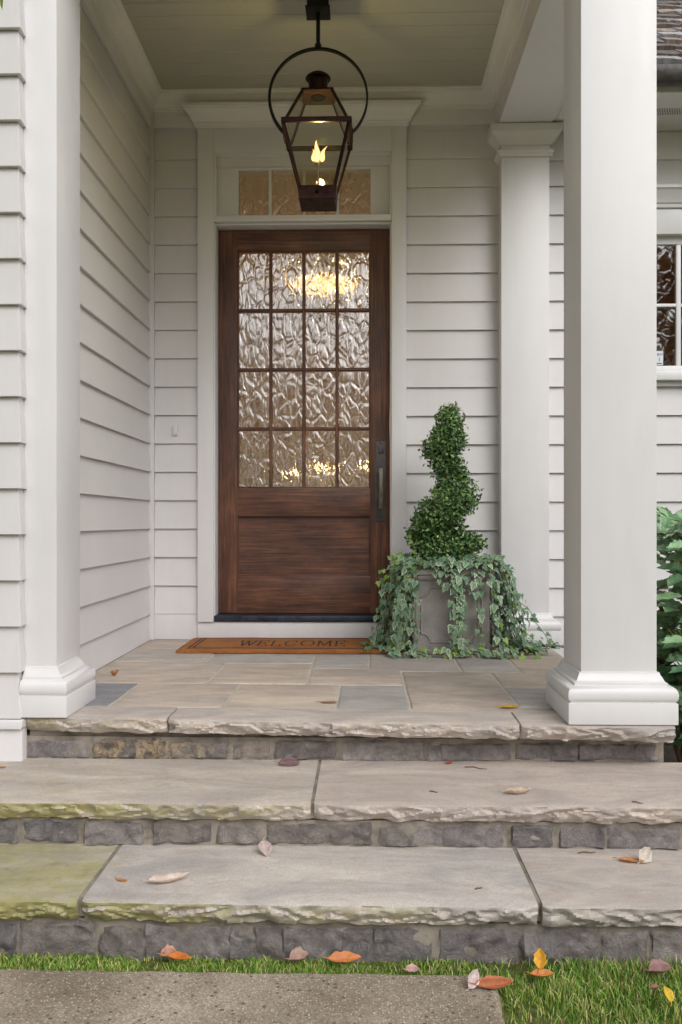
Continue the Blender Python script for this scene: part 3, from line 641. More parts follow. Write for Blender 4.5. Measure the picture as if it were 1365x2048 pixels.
def rstone(x0, x1, y, z0, z1, col, seed, patina=0., dep=.016):
    nx = max(8, int((x1-x0)/.0065)); nz = max(5, int((z1-z0)/.0065)); v = []; f_ = []; mb = MB()
    for k_ in range(nz+1):
        for i in range(nx+1):
            s, t = i/nx, k_/nz; ed = min(s*(x1-x0), (1-s)*(x1-x0), t*(z1-z0), (1-t)*(z1-z0)); ef = min(1, ed/.007)
            x = x0+(x1-x0)*s; z = z0+(z1-z0)*t
            vv = noise.voronoi(Vector((x*16+seed, z*20, seed)))[0]
            d = dep*(ef**.5)*(.55+.9*noise.noise(Vector((x*13+seed, z*17, seed)))+.55*noise.noise(Vector((x*38, z*44, seed))))-.010*vv[0]*ef
            jx = noise.noise(Vector((z*34, seed, s*3)))*.013 if i in (0, nx) else 0; jz = noise.noise(Vector((x*30, seed, t*3)))*.008 if k_ in (0, nz) else 0
            v.append((x+jx, y-max(d, .002*ef)-.003*ef, z+jz))
    W_ = nx+1
    for k_ in range(nz):
        for i in range(nx): f_.append((k_*W_+i, k_*W_+i+1, (k_+1)*W_+i+1, (k_+1)*W_+i))
    border = [i for i in range(W_)]+[k_*W_+nx for k_ in range(1, nz+1)]+[nz*W_+i for i in range(nx-1, -1, -1)]+[k_*W_ for k_ in range(nz-1, 0, -1)]
    nb = len(v); v += [(v[i][0], y+.05, v[i][2]) for i in border]; m_ = len(border)
    for i in range(m_): f_.append((border[i], nb+i, nb+(i+1) % m_, border[(i+1) % m_]))
    f_.append(tuple(nb+i for i in range(m_-1, -1, -1)))
    mb.add(v, f_); o = build(mb, 'riser_stone', 'rubble', steps, 40, fix=True); o.color = (*col, 1); o['patina'] = patina; return o
SG = [(.235, .22, .215), (.25, .23, .225), (.30, .275, .26), (.20, .19, .19), (.265, .24, .22), (.23, .205, .19)]
def riser(y, ztop, zbot, spans, patina=(), warm=()):
    xa, xb = spans[0][0]-.05, spans[-1][1]+.03
    n = 160; mb = MB(); sec = []
    for i in range(n+1):
        x = xa+(xb-xa)*i/n; sec.append([(x, y-.008+.006*noise.noise(Vector((x*20, t*4, y))), zbot-.01+(ztop-zbot+.012)*t) for t in (0, .25, .5, .75, 1)]+[(x, y+.09, ztop+.002), (x, y+.09, zbot-.01)])
    mb.stack(sec); build(mb, 'mortar_bed', 'mortar', steps, 40, fix=True)
    for i, (a_, b_) in enumerate(spans):
        c_ = random.choice(SG); c_ = (.32, .28, .24) if i in warm else c_
        rstone(a_-.009, b_+.008, y-.005, zbot+random.uniform(-.006, .004), ztop-random.uniform(.004, .012), c_, i*3.7+y*11, (.9, .75, .9, .6)[i % 4] if i in patina else 0.)
riser(-1.765, -.070, -.139, [(-1.08, -.89), (-.865, -.735), (-.73, -.615), (-.612, -.44), (-.41, -.30), (-.28, -.09), (-.06, .19), (.212, .25), (.256, .47), (.49, .59), (.60, .68), (.69, .86), (.868, .925)], (1, 2, 3), (4,))
mbx = MB(); mbx.box(-1.08, .925, -1.762, -1.68, -.0695, -.0505); build(mbx, 'bed_joint', 'mortar', steps)
riser(-2.172, -.194, -.263, [(-1.4, -1.2), (-1.17, -.96), (-.93, -.79), (-.76, -.61), (-.57, -.42), (-.395, -.28), (-.26, .02), (.05, .135), (.14, .21), (.225, .38), (.41, .51), (.54, .65), (.67, .85), (.88, .99)])
riser(-2.500, -.320, -.425, [(-1.3, -1.1), (-1.07, -.83), (-.81, -.64), (-.62, -.52), (-.51, -.315), (-.31, -.252), (-.248, -.19), (-.183, -.05), (-.045, .02), (.03, .16), (.185, .36), (.38, .55), (.565, .66), (.68, .79), (.81, .98), (1.0, 1.2)])
# solid core under the treads
mb = MB(); mb.box(-2.25, .99, -2.08, -1.66, -.42, -.193); mb.box(-2.25, 1.22, -2.40, -2.085, -.42, -.319); build(mb, 'rubble_core', 'mortar', steps)

# ================================================================ GRASS
def grass():
    import numpy as np
    rng = np.random.default_rng(5); P_ = []
    def area(x0, x1, y0, y1, dens, h0, h1, strawp):
        n = int((x1-x0)*(y1-y0)*dens); x = rng.uniform(x0, x1, n); yy = rng.uniform(y0, y1, n)
        for i in range(n):
            q = noise.noise(Vector((x[i]*7, yy[i]*7, 0)))
            if q < -.22 and rng.random() < .75: continue
            P_.append((x[i], yy[i], (h0+(h1-h0)*rng.random())*(1+.5*q), strawp))
    area(-1.6, .31, -2.605, -2.503, 60000, .005, .016, .2); area(-1.6, .1, -2.60, -2.51, 30000, .003, .008, 0.)
    area(.31, .8, -3.15, -2.503, 42000, .010, .030, .2); area(.8, 1.9, -3.15, -2.503, 20000, .010, .030, .2)
    area(.29, .36, -3.15, -2.6, 9000, .015, .03, .3)
    v = []; f_ = []; tone = []
    for x, yy, h, sp in P_:
        a_ = rng.uniform(0, math.tau); w_ = rng.uniform(.0007, .0015); le = rng.uniform(.1, 1.0)*h; b_ = rng.uniform(0, math.tau)
        ca, sa = math.cos(a_)*w_, math.sin(a_)*w_; lx, ly = math.cos(b_)*le, math.sin(b_)*le; k = len(v); z = GZ
        v += [(x-ca, yy-sa, z), (x+ca, yy+sa, z), (x+ca*.8+lx*.35, yy+sa*.8+ly*.35, z+h*.62), (x-ca*.8+lx*.35, yy-sa*.8+ly*.35, z+h*.62), (x+lx, yy+ly, z+h)]
        f_ += [(k, k+1, k+2, k+3), (k+3, k+2, k+4)]
        t = rng.random()*.72+.12*noise.noise(Vector((x*5, yy*5, 3))); t = .78+.22*rng.random() if rng.random() < sp else t
        tone += [.55+.15*rng.random() if sp == 0 else t]*5
    me = bpy.data.meshes.new('grass'); me.from_pydata(v, [], f_); me.materials.append(M['grass'])
    at = me.attributes.new('tone', 'FLOAT', 'POINT'); at.data.foreach_set('value', tone)
    o = put('grass', me, (0, 0, 0)); tag(o, 'short green grass with straw tufts along the foot of the steps', 'grass', kind='stuff')
grass()

# ================================================================ LANTERN
LX, LY = -.189, -.88
lan = tag(empty('gas_lantern', (LX, LY, 1.96)), 'aged copper gas lantern with burning flame hanging in an iron hoop', 'lantern')
zf, zb_ = 2.268, 2.018; hw, hb, ht, zp = .138, .073, .062, 2.424
mb = MB(); mb.box(LX-.045, LX+.045, LY-.045, LY+.045, 2.784, 2.8655); mb.box(LX-.052, LX+.052, LY-.052, LY+.052, 2.775, 2.7835); build(mb, 'ceiling_mount', 'iron', lan, 30, .004)
build(MB().tube([(LX, LY, 2.774), (LX, LY, 2.63)], .0085, 12), 'stem', 'iron', lan, 60)
build(MB().lathe((LX, LY, 2.622), [(.009, .0), (.014, .003), (.014, .022), (.009, .028)], 14), 'stem_collar', 'iron', lan, 40)
cz = 2.418; rr = .208; a0 = math.asin((cz-zf)/rr); pts = []
for i in range(57):
    t = -a0+(math.pi+2*a0)*i/56; pts.append((LX+rr*math.cos(t), LY, cz+rr*math.sin(t)))
mb = MB(); rings = []
for i, p_ in enumerate(pts):
    t = -a0+(math.pi+2*a0)*i/56; d = Vector((math.cos(t), 0, math.sin(t))); q = Vector(p_)
    rings.append([q+d*.004+Vector((0, -.009, 0)), q-d*.004+Vector((0, -.009, 0)), q-d*.004+Vector((0, .009, 0)), q+d*.004+Vector((0, .009, 0))])
mb.stack(rings); build(mb, 'hoop', 'iron', lan, 40, fix=True)
pts = [(LX-rr*math.cos(t)*.985+.003, LY-.012, cz+rr*math.sin(t)*.985) for t in [R(-44+i*6.5) for i in range(15)]]
build(MB().tube(pts, .0028, 6), 'gas_line', 'iron', lan, 60)
def sqbar(mb, a_, b_, w_): mb.tube([a_, b_], w_, 4)
# top frame
mb = MB()
for s in (-1, 1):
    mb.box(LX-hw-.006, LX+hw+.006, LY+s*hw-.007, LY+s*hw+.007, zf-.014, zf+.006); mb.box(LX+s*hw-.007, LX+s*hw+.007, LY-hw+.0072, LY+hw-.0072, zf-.0135, zf+.0055)
for s in (-1, 1): mb.box(LX+s*(hw+.0072)-.0005, LX+s*(hw+.0072)+.003, LY-.03, LY+.03, zf-.03, zf+.012)
build(mb, 'top_frame', 'copper', lan, 30, .0015, 1)
for sx in (-1, 1):
    for sy in (-1, 1):
        build(MB().tube([(LX+sx*(hw-.006), LY+sy*(hw-.006), zf-.0145), (LX+sx*hb, LY+sy*hb, zb_+.002)], .0075, 4), 'corner_bar', 'copper', lan)
        build(MB().tube([(LX+sx*(hw-.012), LY+sy*(hw-.012), zf+.0065), (LX+sx*ht, LY+sy*ht, zp-.002)], .0065, 4), 'roof_bar', 'copper', lan)
mb = MB().box(LX-ht-.006, LX+ht+.006, LY-ht-.006, LY+ht+.006, zp-.004, zp+.006); build(mb, 'top_plate', 'copper', lan, 30, .002)
build(MB().lathe((LX, LY, zp-.010), [(.026, 0), (.03, .002), (.03, .0055)], 20), 'vent_hole', 'black', lan)  # solid disc, the shade of the opening is in its black colour
build(MB().lathe((LX, LY, zp+.0062), [(.046, 0), (.046, .005), (.040, .008), (.040, .062), (.044, .064), (.053, .066), (.054, .070), (.050, .076), (.036, .086), (.015, .091), (.002, .092)], 28), 'chimney', 'copper', lan, 35)
mb = MB(); mb.stack([[(LX-a_, LY-a_, z), (LX+a_, LY-a_, z), (LX+a_, LY+a_, z), (LX-a_, LY+a_, z)] for a_, z in ((.074, 1.963), (.077, 1.966), (.080, 2.012), (.082, 2.018), (.060, 2.0185), (.058, 1.99))]); build(mb, 'base_box', 'copper', lan, 30)
mb = MB(); mb.box(LX-.006, LX+.006, LY-.0815, LY-.0775, 1.985, 1.997); build(mb, 'valve_hole', 'black', lan)
def pane4(a0_, z0, a1_, z1, inset, name='glass_pane'):
    for q in range(4):
        c_, s_ = math.cos(q*math.pi/2), math.sin(q*math.pi/2)
        P2 = [(-a0_+inset, -a0_, z0), (a0_-inset, -a0_, z0), (a1_-inset, -a1_, z1), (-a1_+inset, -a1_, z1)]
        v = [(LX+x*c_-y_*s_, LY+x*s_+y_*c_, z) for x, y_, z in P2]; v2 = [(LX+x*c_-(y_+.002)*s_, LY+x*s_+(y_+.002)*c_, z) for x, y_, z in P2]
        build(MB().hexa(v, v2), name, 'lantern_glass', lan)
pane4(hb, zb_+.003, hw-.006, zf-.0148, .008); pane4(hw-.012, zf+.0065, ht+.001, zp-.0045, .008, 'roof_glass')
bz = 2.146
build(MB().tube([(LX, LY, 1.99), (LX, LY, bz-.008)], .0055, 10), 'burner_tube', 'brass', lan, 60)
mb = MB(); mb.box(LX-.018, LX+.018, LY-.004, LY+.004, bz-.0078, bz+.001); build(mb, 'burner_tip', 'brass', lan, 30, .001)
def tongue(mb, x, z0, h, r, lean, ph, flat=.55):
    rings = []
    for i in range(15):
        t = i/14; rad = r*(math.sin(math.pi*min(1, t**.62))**.8*.92+.08*(1-t))*(1-.35*t); rad = max(rad, .0006)
        cx_ = x+lean*t*t*h+.006*math.sin(t*5+ph)*t; cy_ = LY+.003*math.sin(t*4+ph)
        rings.append([(cx_+rad*math.cos(k*math.tau/12), cy_+rad*flat*math.sin(k*math.tau/12), z0+h*t) for k in range(12)])
    mb.stack(rings)
mb = MB(); tongue(mb, LX-.006, bz+.001, .092, .017, .04, .4); tongue(mb, LX+.017, bz+.002, .066, .013, .28, 2.); tongue(mb, LX-.019, bz+.002, .056, .010, -.12, 4.)
build(mb, 'flame', 'flame', lan, 180)
ld = bpy.data.lights.new('flame_light', 'POINT'); ld.energy = 6; ld.color = (1, .80, .30); ld.shadow_soft_size = .02
lo = bpy.data.objects.new('flame_light', ld); C.objects.link(lo); lo.parent = lan; lo.location = Vector((LX, LY, bz+.045))-ORG[lan.name]

# ================================================================ DOORBELL, MAT
db = tag(empty('doorbell', (-.987, 0, 1.075)), 'small white doorbell on the clapboards left of the door', 'doorbell')
bx('case', 'plastic', db, -1.001, -.974, -.008, .0135, 1.077, 1.131, .004); bx('button', 'plastic', db, -.994, -.981, -.0105, -.0082, 1.084, 1.098, .001)
mat = tag(empty('doormat', (-.367, -.24, 0)), 'brown coir doormat lettered WELCOME at the door sill', 'doormat')
def matmesh():
    x0, x1, y0, y1 = -.885, .150, -.462, -.03; mb = MB(); n = 60; m_ = 24; top = []
    for j in range(m_+1):
        for i in range(n+1):
            x = x0+(x1-x0)*i/n; y_ = y0+(y1-y0)*j/m_; ed = min(i, n-i, j*1.2, (m_-j)*1.2)
            z = .0205+.0016*noise.noise(Vector((x*8, y_*8, 2)))-(.006 if ed == 0 else 0)
            k = .004*noise.noise(Vector((x*10, y_*10, 0))) if ed == 0 else 0
            top.append((x+k, y_+k*1.3, z))
    fs = [(j*(n+1)+i, j*(n+1)+i+1, (j+1)*(n+1)+i+1, (j+1)*(n+1)+i) for j in range(m_) for i in range(n)]
    mb.add(top, fs); W_ = n+1
    bd = [i for i in range(W_)]+[k*W_+n for k in range(1, m_+1)]+[m_*W_+i for i in range(n-1, -1, -1)]+[k*W_ for k in range(m_-1, 0, -1)]
    nb = len(mb.v); mb.v += [(mb.v[i][0], mb.v[i][1], .0022) for i in bd]; q = len(bd)
    mb.f += [(bd[i], nb+i, nb+(i+1) % q, bd[(i+1) % q]) for i in range(q)]+[tuple(nb+i for i in range(q))]; mb.mi += [0]*(q+1)
    return build(mb, 'coir_pile', 'coir', mat, 50, fix=True)
matmesh()
def strokes(name, lines, w_, z, parent):
    mb = MB()
    for a_, b_ in lines:
        a_, b_ = Vector(a_), Vector(b_); d = (b_-a_).normalized(); n_ = Vector((-d.y, d.x))*w_/2; e_ = d*w_*.35; L_ = (b_-a_).length; m_ = max(1, int(L_/.03))
        for k in range(m_):
            p_ = a_.lerp(b_, k/m_)-(e_ if k == 0 else Vector((0, 0))); q_ = a_.lerp(b_, (k+1)/m_)+(e_ if k == m_-1 else Vector((0, 0)))
            zz = lambda u: z+.0016*noise.noise(Vector((u.x*8, u.y*8, 2)))
            mb.add([(p_.x-n_.x, p_.y-n_.y, zz(p_)), (q_.x-n_.x, q_.y-n_.y, zz(q_)), (q_.x+n_.x, q_.y+n_.y, zz(q_)), (p_.x+n_.x, p_.y+n_.y, zz(p_))], [(0, 1, 2, 3)])
    return build(mb, name, 'print', parent)
def arc(cx_, cy_, rx, ry, a_, b_, n=14):
    P_ = [(cx_+rx*math.cos(R(a_+(b_-a_)*i/n)), cy_+ry*math.sin(R(a_+(b_-a_)*i/n))) for i in range(n+1)]; return list(zip(P_[:-1], P_[1:]))
sf_ = lambda x, y_: [((x-.1, y_), (x+.1, y_))]
glyph = {'W': [((.0, 1), (.27, 0)), ((.27, 0), (.5, .9)), ((.5, .9), (.73, 0)), ((.73, 0), (1, 1))]+sf_(0, 1)+sf_(1, 1)+sf_(.5, .95),
         'E': [((.15, 0), (.15, 1)), ((.02, 1), (.9, 1)), ((.15, .52), (.65, .52)), ((.02, 0), (.9, 0)), ((.9, 1), (.9, .8)), ((.9, 0), (.9, .2)), ((.65, .42), (.65, .62))],
         'L': [((.15, 0), (.15, 1)), ((.02, 1), (.30, 1)), ((.02, 0), (.9, 0)), ((.9, 0), (.9, .22))],
         'C': arc(.5, .5, .46, .5, 42, 318)+[((.86, .98), (.86, .74))], 'O': arc(.5, .5, .48, .5, 0, 360, 20),
         'M': [((.1, 0), (.14, 1)), ((.14, 1), (.5, .08)), ((.5, .08), (.86, 1)), ((.86, 1), (.9, 0))]+sf_(.1, 0)+sf_(.9, 0)+[((.0, 1), (.16, 1)), ((.84, 1), (1, 1))]}
ln = []; x = -.607; cwid = .062
for ch in 'WELCOME':
    w_ = cwid*(1.18 if ch in 'WM' else 1.05 if ch in 'OC' else .85)
    for a_, b_ in glyph[ch]: ln.append(((x+a_[0]*w_, -.345+a_[1]*.175), (x+b_[0]*w_, -.345+b_[1]*.175)))
    x += w_+.0145
strokes('lettering', ln, .0085, .0216, mat)
bl = []
for i_, w2 in ((.055, 0), (.075, 0)):
    x0, x1, y0, y1 = -.885+i_, .15-i_, -.462+i_*.55, -.03-i_*.55
    bl += [((x0, y0), (x1, y0)), ((x1, y0), (x1, y1)), ((x1, y1), (x0, y1)), ((x0, y1), (x0, y0))]
strokes('border', bl, .009, .0214, mat)

# ================================================================ PLANTER, TOPIARY, IVY
PX0, PX1, PY0, PY1, PH = .228, .600, -.490, -.118, .40
pl = tag(empty('planter', (.414, -.304, 0)), 'square grey lead-look planter with raised panel beside the door', 'planter')
mb = MB().rects(PX0, PX1, PY0, PY1, [(-.012, .002), (-.004, .002), (-.002, .02), (-.008, .024), (-.008, .345), (-.002, .35), (.004, .362), (.004, .372), (.012, .378), (.012, .397), (.006, .40), (-.012, .40), (-.014, .36)]); build(mb, 'box', 'lead', pl, 30, fix=True)
def ring_frame():
    yy = PY0+.004; x0, x1, z0, z1, r = PX0+.045, PX1-.045, .055, .315, .045; P_ = []
    for cx_, cz_, a_ in ((x1, z1, 180), (x1, z0, 90), (x0, z0, 0), (x0, z1, -90)):
        for i in range(7): t = R(a_+90-i*15) if False else R(a_+ (90*i/6 if True else 0)); P_.append((cx_, cz_, t))
    pts = []
    for (cx_, cz_, s0, s1) in ((x1, z1, 270, 180), (x1, z0, 180, 90), (x0, z0, 90, 0), (x0, z1, 0, -90)):
        for i in range(8): t = R(s0+(s1-s0)*i/7); pts.append((cx_+r*math.cos(t), yy, cz_+r*math.sin(t)))
    # corner arcs are concave; order them right-top, right-bottom, left-bottom, left-top
    return pts
pts = []
x0, x1, z0, z1, r = PX0+.045, PX1-.045, .06, .315, .042; yy = PY0+.007
for cx_, cz_, s0, s1 in ((x1, z1, 180, 270), (x1, z0, 90, 180), (x0, z0, 0, 90), (x0, z1, -90, 0)):
    for i in range(9): t = R(s0+(s1-s0)*i/8); pts.append((cx_+r*math.cos(t), yy, cz_+r*math.sin(t)))
build(MB().tube(pts+[pts[0]], .0045, 6), 'panel_moulding', 'lead', pl, 60)
build(MB().box(PX0+.018, PX1-.018, PY0+.018, PY1-.018, .30, .385), 'potting_soil', 'soil', pl)

tp = tag(empty('spiral_topiary', (.405, -.30, .385)), 'clipped spiral box topiary rising from the grey planter', 'shrub')
def T(cx_, cy_): return (.4+(cx_/3.1+700-890)*.00245, 1.189-(cy_/3.1+780-812)*.00245)
BL_ = [(450, 960, 62, -.05), (520, 985, 60, -.10), (620, 1000, 60, -.10), (730, 965, 68, -.02), (790, 950, 45, .0), (690, 930, 62, .03), (420, 930, 55, 0), (400, 890, 40, 0), (760, 920, 40, .03), (660, 985, 50, .09), (500, 960, 60, .10),
       (455, 850, 72, -.07), (440, 800, 50, -.02), (520, 790, 80, -.10), (590, 735, 85, -.11), (660, 690, 85, -.09), (715, 650, 72, -.03), (690, 590, 72, .05), (720, 720, 45, -.02), (640, 780, 60, -.07), (480, 740, 55, -.07), (560, 860, 62, -.05), (500, 910, 65, -.02), (570, 660, 48, -.02),
       (650, 530, 62, .06), (700, 520, 40, .06), (590, 490, 60, .03), (545, 430, 62, -.03), (500, 375, 56, -.06), (560, 360, 75, -.07), (625, 340, 72, -.06), (650, 290, 55, -.03), (560, 290, 60, -.03), (600, 235, 72, -.02), (650, 215, 48, 0), (620, 170, 58, 0), (590, 140, 35, 0), (640, 130, 35, 0), (680, 470, 40, .07), (600, 580, 50, .0), (560, 620, 40, .0), (620, 430, 60, .0), (660, 860, 50, .03), (600, 900, 60, .03)]
def topiary():
    rnd = random.Random(3); v = []; f_ = []; tone = []
    for cx_, cy_, r_, dy in BL_:
        X, Z = T(cx_, cy_); r_ = r_/3.1*.00245*1.12; n = int(92000*r_*r_)
        for i in range(n):
            d = Vector((rnd.gauss(0, 1), rnd.gauss(0, 1), rnd.gauss(0, 1))).normalized(); q = rnd.random()
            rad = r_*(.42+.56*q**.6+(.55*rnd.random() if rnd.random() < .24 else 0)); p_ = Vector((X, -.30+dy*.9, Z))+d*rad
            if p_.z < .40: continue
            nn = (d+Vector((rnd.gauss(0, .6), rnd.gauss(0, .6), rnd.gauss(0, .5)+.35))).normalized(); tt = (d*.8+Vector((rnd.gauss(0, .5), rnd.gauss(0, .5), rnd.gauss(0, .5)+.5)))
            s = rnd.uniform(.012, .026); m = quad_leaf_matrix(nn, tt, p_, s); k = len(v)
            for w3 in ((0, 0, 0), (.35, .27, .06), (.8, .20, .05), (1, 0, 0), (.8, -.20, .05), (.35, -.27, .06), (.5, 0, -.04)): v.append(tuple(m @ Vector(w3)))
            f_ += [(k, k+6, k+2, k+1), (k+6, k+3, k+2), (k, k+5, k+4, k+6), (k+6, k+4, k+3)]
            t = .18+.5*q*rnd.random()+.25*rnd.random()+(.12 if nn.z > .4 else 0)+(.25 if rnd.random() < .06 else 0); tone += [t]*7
    og = ORG[tp.name]; v = [(a_-og.x, b_-og.y, c_-og.z) for a_, b_, c_ in v]
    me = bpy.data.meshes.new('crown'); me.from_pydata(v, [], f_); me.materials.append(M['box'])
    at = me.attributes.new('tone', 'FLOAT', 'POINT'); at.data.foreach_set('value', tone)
    o = put('crown', me, og, tp); o['kind'] = 'stuff'
    mb = MB(); mb.tube([(.405, -.30, .386), (.402, -.295, .52), (.412, -.30, .68), (.405, -.30, .86), (.410, -.30, 1.1)], [.013, .011, .009, .006, .003], 8)
    for cx_, cy_, r_, dy in BL_:
        X, Z = T(cx_, cy_); z0 = max(.41, Z-.07); b0 = Vector((.406, -.30, z0)); p1 = Vector((X, -.30+dy*.9, Z)); mb.tube([b0, b0.lerp(p1, .5)+Vector((0, 0, -.012)), p1], [.004, .0032, .002], 5)
    build(mb, 'trunk', 'bark', tp, 60)
topiary()

# ivy
def ivy_mesh(name, mats, seed, detail=True):
    rnd = random.Random(seed)
    out = [(-.02, .0), (-.20, .20), (-.10, .42), (.12, .36), (.22, .60), (.34, .30), (.62, .22), (1.0, 0), (.62, -.22), (.34, -.30), (.22, -.60), (.12, -.36), (-.10, -.42), (-.20, -.20)]
    v = []; f_ = []; mi = []
    zf_ = lambda x, y_: .10*abs(y_)**1.1-.16*x*x+rnd.uniform(-.02, .02)
    for x, y_ in out: v.append((x, y_*rnd.uniform(.9, 1.1), zf_(x, y_)))
    for x, y_ in out: a_, b_ = .16+(x-.16)*.74, y_*.72; v.append((a_, b_, zf_(a_, b_)+.01))
    v.append((.16, 0, .0)); n = len(out)
    for i in range(n):
        j = (i+1) % n; f_.append((i, n+i, n+j, j)); mi.append(1); f_.append((n+i, 2*n, n+j)); mi.append(0)
    v = [(x+.14, y_, z) for x, y_, z in v]
    mb = MB(); mb.v = v; mb.f = f_; mb.mi = mi; return mesh(mb, name, mats)
IV = [ivy_mesh('leaf', ['ivy_mid', 'ivy_rim' if k < 2 else 'ivy_rim2'], k) for k in range(4)]+[ivy_mesh('leaf', ['ivy_young', 'ivy_young'], 9)]
ivy = tag(empty('trailing_ivy', (.414, -.304, .385)), 'variegated ivy trailing over the grey planter and onto the floor', 'plant')
def catmull(P_, n):
    out = []; Q = [P_[0]]+P_+[P_[-1]]
    for i in range(1, len(Q)-2):
        a_, b_, c_, d_ = Q[i-1], Q[i], Q[i+1], Q[i+2]
        for k in range(n):
            t = k/n; out.append(.5*((2*b_)+(c_-a_)*t+(2*a_-5*b_+4*c_-d_)*t*t+(3*b_-a_-3*c_+d_)*t*t*t))
    return out+[Q[-1]]
def build_ivy():
    rnd = random.Random(11); U = rnd.uniform; leaves = []; stems = MB(); cen = Vector((.414, -.304, .2))
    S = []
    def drop(x, y_, ox, oy, low, run, rx, ry):
        """strand from the rim at (x,y), swinging out by (ox,oy), down to height low, then creeping by run along (rx,ry)"""
        P_ = [Vector((x-ox*.3, y_-oy*.3, .405)), Vector((x+ox*.15, y_+oy*.15, .435+U(-.01, .015))), Vector((x+ox*.55, y_+oy*.55, .385)), Vector((x+ox*.8, y_+oy*.8, .385*.55+low*.45)), Vector((x+ox, y_+oy, low))]
        if run: P_ += [Vector((x+ox+rx*run*.5, y_+oy+ry*run*.5, .020+U(0, .02))), Vector((x+ox+rx*run, y_+oy+ry*run, .016+U(0, .02)))]
        S.append(catmull(P_, 7))
    for i in range(32):        # left flank
        y_ = U(-.47, -.15); ox = -U(.05, .13)-.05*(i % 3 == 0); drop(PX0+U(-.01, .05), y_, ox, U(-.10, .02), U(.02, .10), U(.02, .10), -.9, U(-.5, .2))
    for i in range(6):        # left front corner
        drop(PX0+U(-.02, .06), PY0-.01, -U(.03, .09), -U(.02, .06), U(.02, .16), U(0, .08), U(-.6, .4), -.5)
    for i in range(6): drop(U(.41, .48), PY0-.012, U(-.02, .02), -U(.02, .045), U(.02, .10), U(.02, .10), U(-.8, .8), -.35)
    for i in range(3): drop(U(.53, .60), PY0-.012, U(-.01, .04), -U(.02, .045), U(.02, .2), U(0, .1), U(0, .9), -.3)
    for i in range(8): drop(U(PX0, PX1), PY0-.010, U(-.03, .03), -U(.025, .05), U(.27, .36), 0, 0, 0)
    for i in range(30):        # right flank, reaching over the floor
        ox = U(.05, .13)+.06*(i % 4 == 0); drop(PX1+U(-.05, .01), U(-.47, -.16), ox, U(-.08, .03), U(.02, .10), U(.03, .17), .95, U(-.45, .2))
    for i in range(5): drop(PX0+.02, U(-.45, -.25), -U(.10, .16), U(-.1, 0), U(.20, .33), 0, 0, 0)
    for i in range(14):        # floor skirt along the front
        x = U(.20, .80); S.append(catmull([Vector((x, PY0-.03, .03)), Vector((x+U(-.08, .10), PY0-.05-U(0, .04), .02)), Vector((x+U(-.12, .22), PY0-.06-U(0, .05), .018))], 5))
    for i in range(8): x = U(.62, .78); S.append(catmull([Vector((x, -.42, .03)), Vector((x+.08, -.45, .045)), Vector((x+U(.12, .20), -.47+U(-.05, .05), .03))], 5))
    for P_ in S:
        stems.tube(P_, .0016, 4); L_ = 0
        for a_, b_ in zip(P_[:-1], P_[1:]):
            d = (b_-a_).length; L_ += d
            while L_ > .024:
                L_ -= .024; p_ = a_.lerp(b_, U(0, 1)); o_ = p_-cen; o_.z = 0; o_.normalize()
                top = p_.z > .37; fl = p_.z < .06
                n_ = o_*(.9 if not (top or fl) else .35)+Vector((0, -.45, .45 if not (top or fl) else 1.0))+Vector((U(-.5, .5), U(-.5, .5), U(-.35, .35)))
                t_ = Vector((U(-.8, .8), U(-.6, .2), -1.1 if not fl else U(-.4, .2)))+o_*.6
                q = p_+Vector((U(-.022, .022), U(-.018, .012), U(-.016, .016)))+n_.normalized()*.010
                q.z = max(q.z, .016); s = U(.018, .039)
                leaves.append((q, n_, t_, s, 4 if rnd.random() < (.22 if fl else .05) else rnd.randrange(4)))
    for i in range(170):       # mound round the topiary
        a_ = U(0, math.tau); rr_ = U(.45, 1.05); p_ = Vector((.414+.185*rr_*math.cos(a_)*1.05, -.304+.19*rr_*math.sin(a_), .415+U(0, .045)*(1.2-rr_)+.02))
        leaves.append((p_, Vector((U(-.5, .5)+.3*math.cos(a_), -.4+U(-.5, .3), .9)), Vector((math.cos(a_), math.sin(a_), -.3)), U(.024, .042), rnd.randrange(4)))
    # a few young shoots standing off to the left
    for P_ in ([Vector((.24, -.44, .40)), Vector((.17, -.47, .42)), Vector((.11, -.49, .40)), Vector((.065, -.50, .355))], [Vector((.22, -.42, .42)), Vector((.17, -.44, .47)), Vector((.135, -.45, .46))], [Vector((.26, -.35, .42)), Vector((.245, -.36, .50)), Vector((.235, -.36, .545))]):
        stems.tube(catmull(P_, 5), .0015, 4)
        for q in catmull(P_, 2)[2:]: leaves.append((q+Vector((U(-.012, .012), -.01, U(-.012, .012))), Vector((U(-.5, .3), -.9, .3)), Vector((U(-1, .4), 0, U(-.6, .7))), U(.02, .028), 4))
    for P_ in ([Vector((.70, -.40, .16)), Vector((.78, -.43, .17)), Vector((.83, -.44, .13)), Vector((.87, -.45, .07))], [Vector((.66, -.38, .22)), Vector((.74, -.41, .24)), Vector((.80, -.43, .19))]):
        stems.tube(catmull([Vector((.60, -.33, .40))]+P_, 5), .0016, 4)
        for q in catmull(P_, 2)[1:]: leaves.append((q+Vector((U(-.012, .012), -.01, U(-.012, .012))), Vector((U(-.4, .4), -.7, .5)), Vector((U(-.4, 1), 0, -.5)), U(.024, .034), rnd.randrange(4)))
    build(stems, 'stems', 'ivy_stem', ivy, 60)
    inside = lambda q: PX0 < q.x < PX1 and PY0 < q.y < PY1 and q.z < .39
    leaves = [l for l in leaves if not inside(l[0])]
    leaves.sort(key=lambda l: l[0].y-.06*l[3]/.03-.15*min(1, l[0].z/.4)*0)
    for q, n_, t_, s, k in leaves[:300]:
        o = put('leaf', IV[k], q, ivy); o.matrix_basis = Matrix.Translation(-ORG[ivy.name]) @ quad_leaf_matrix(n_, t_, q, s)
    big = [MB(), MB()]
    mb = MB()
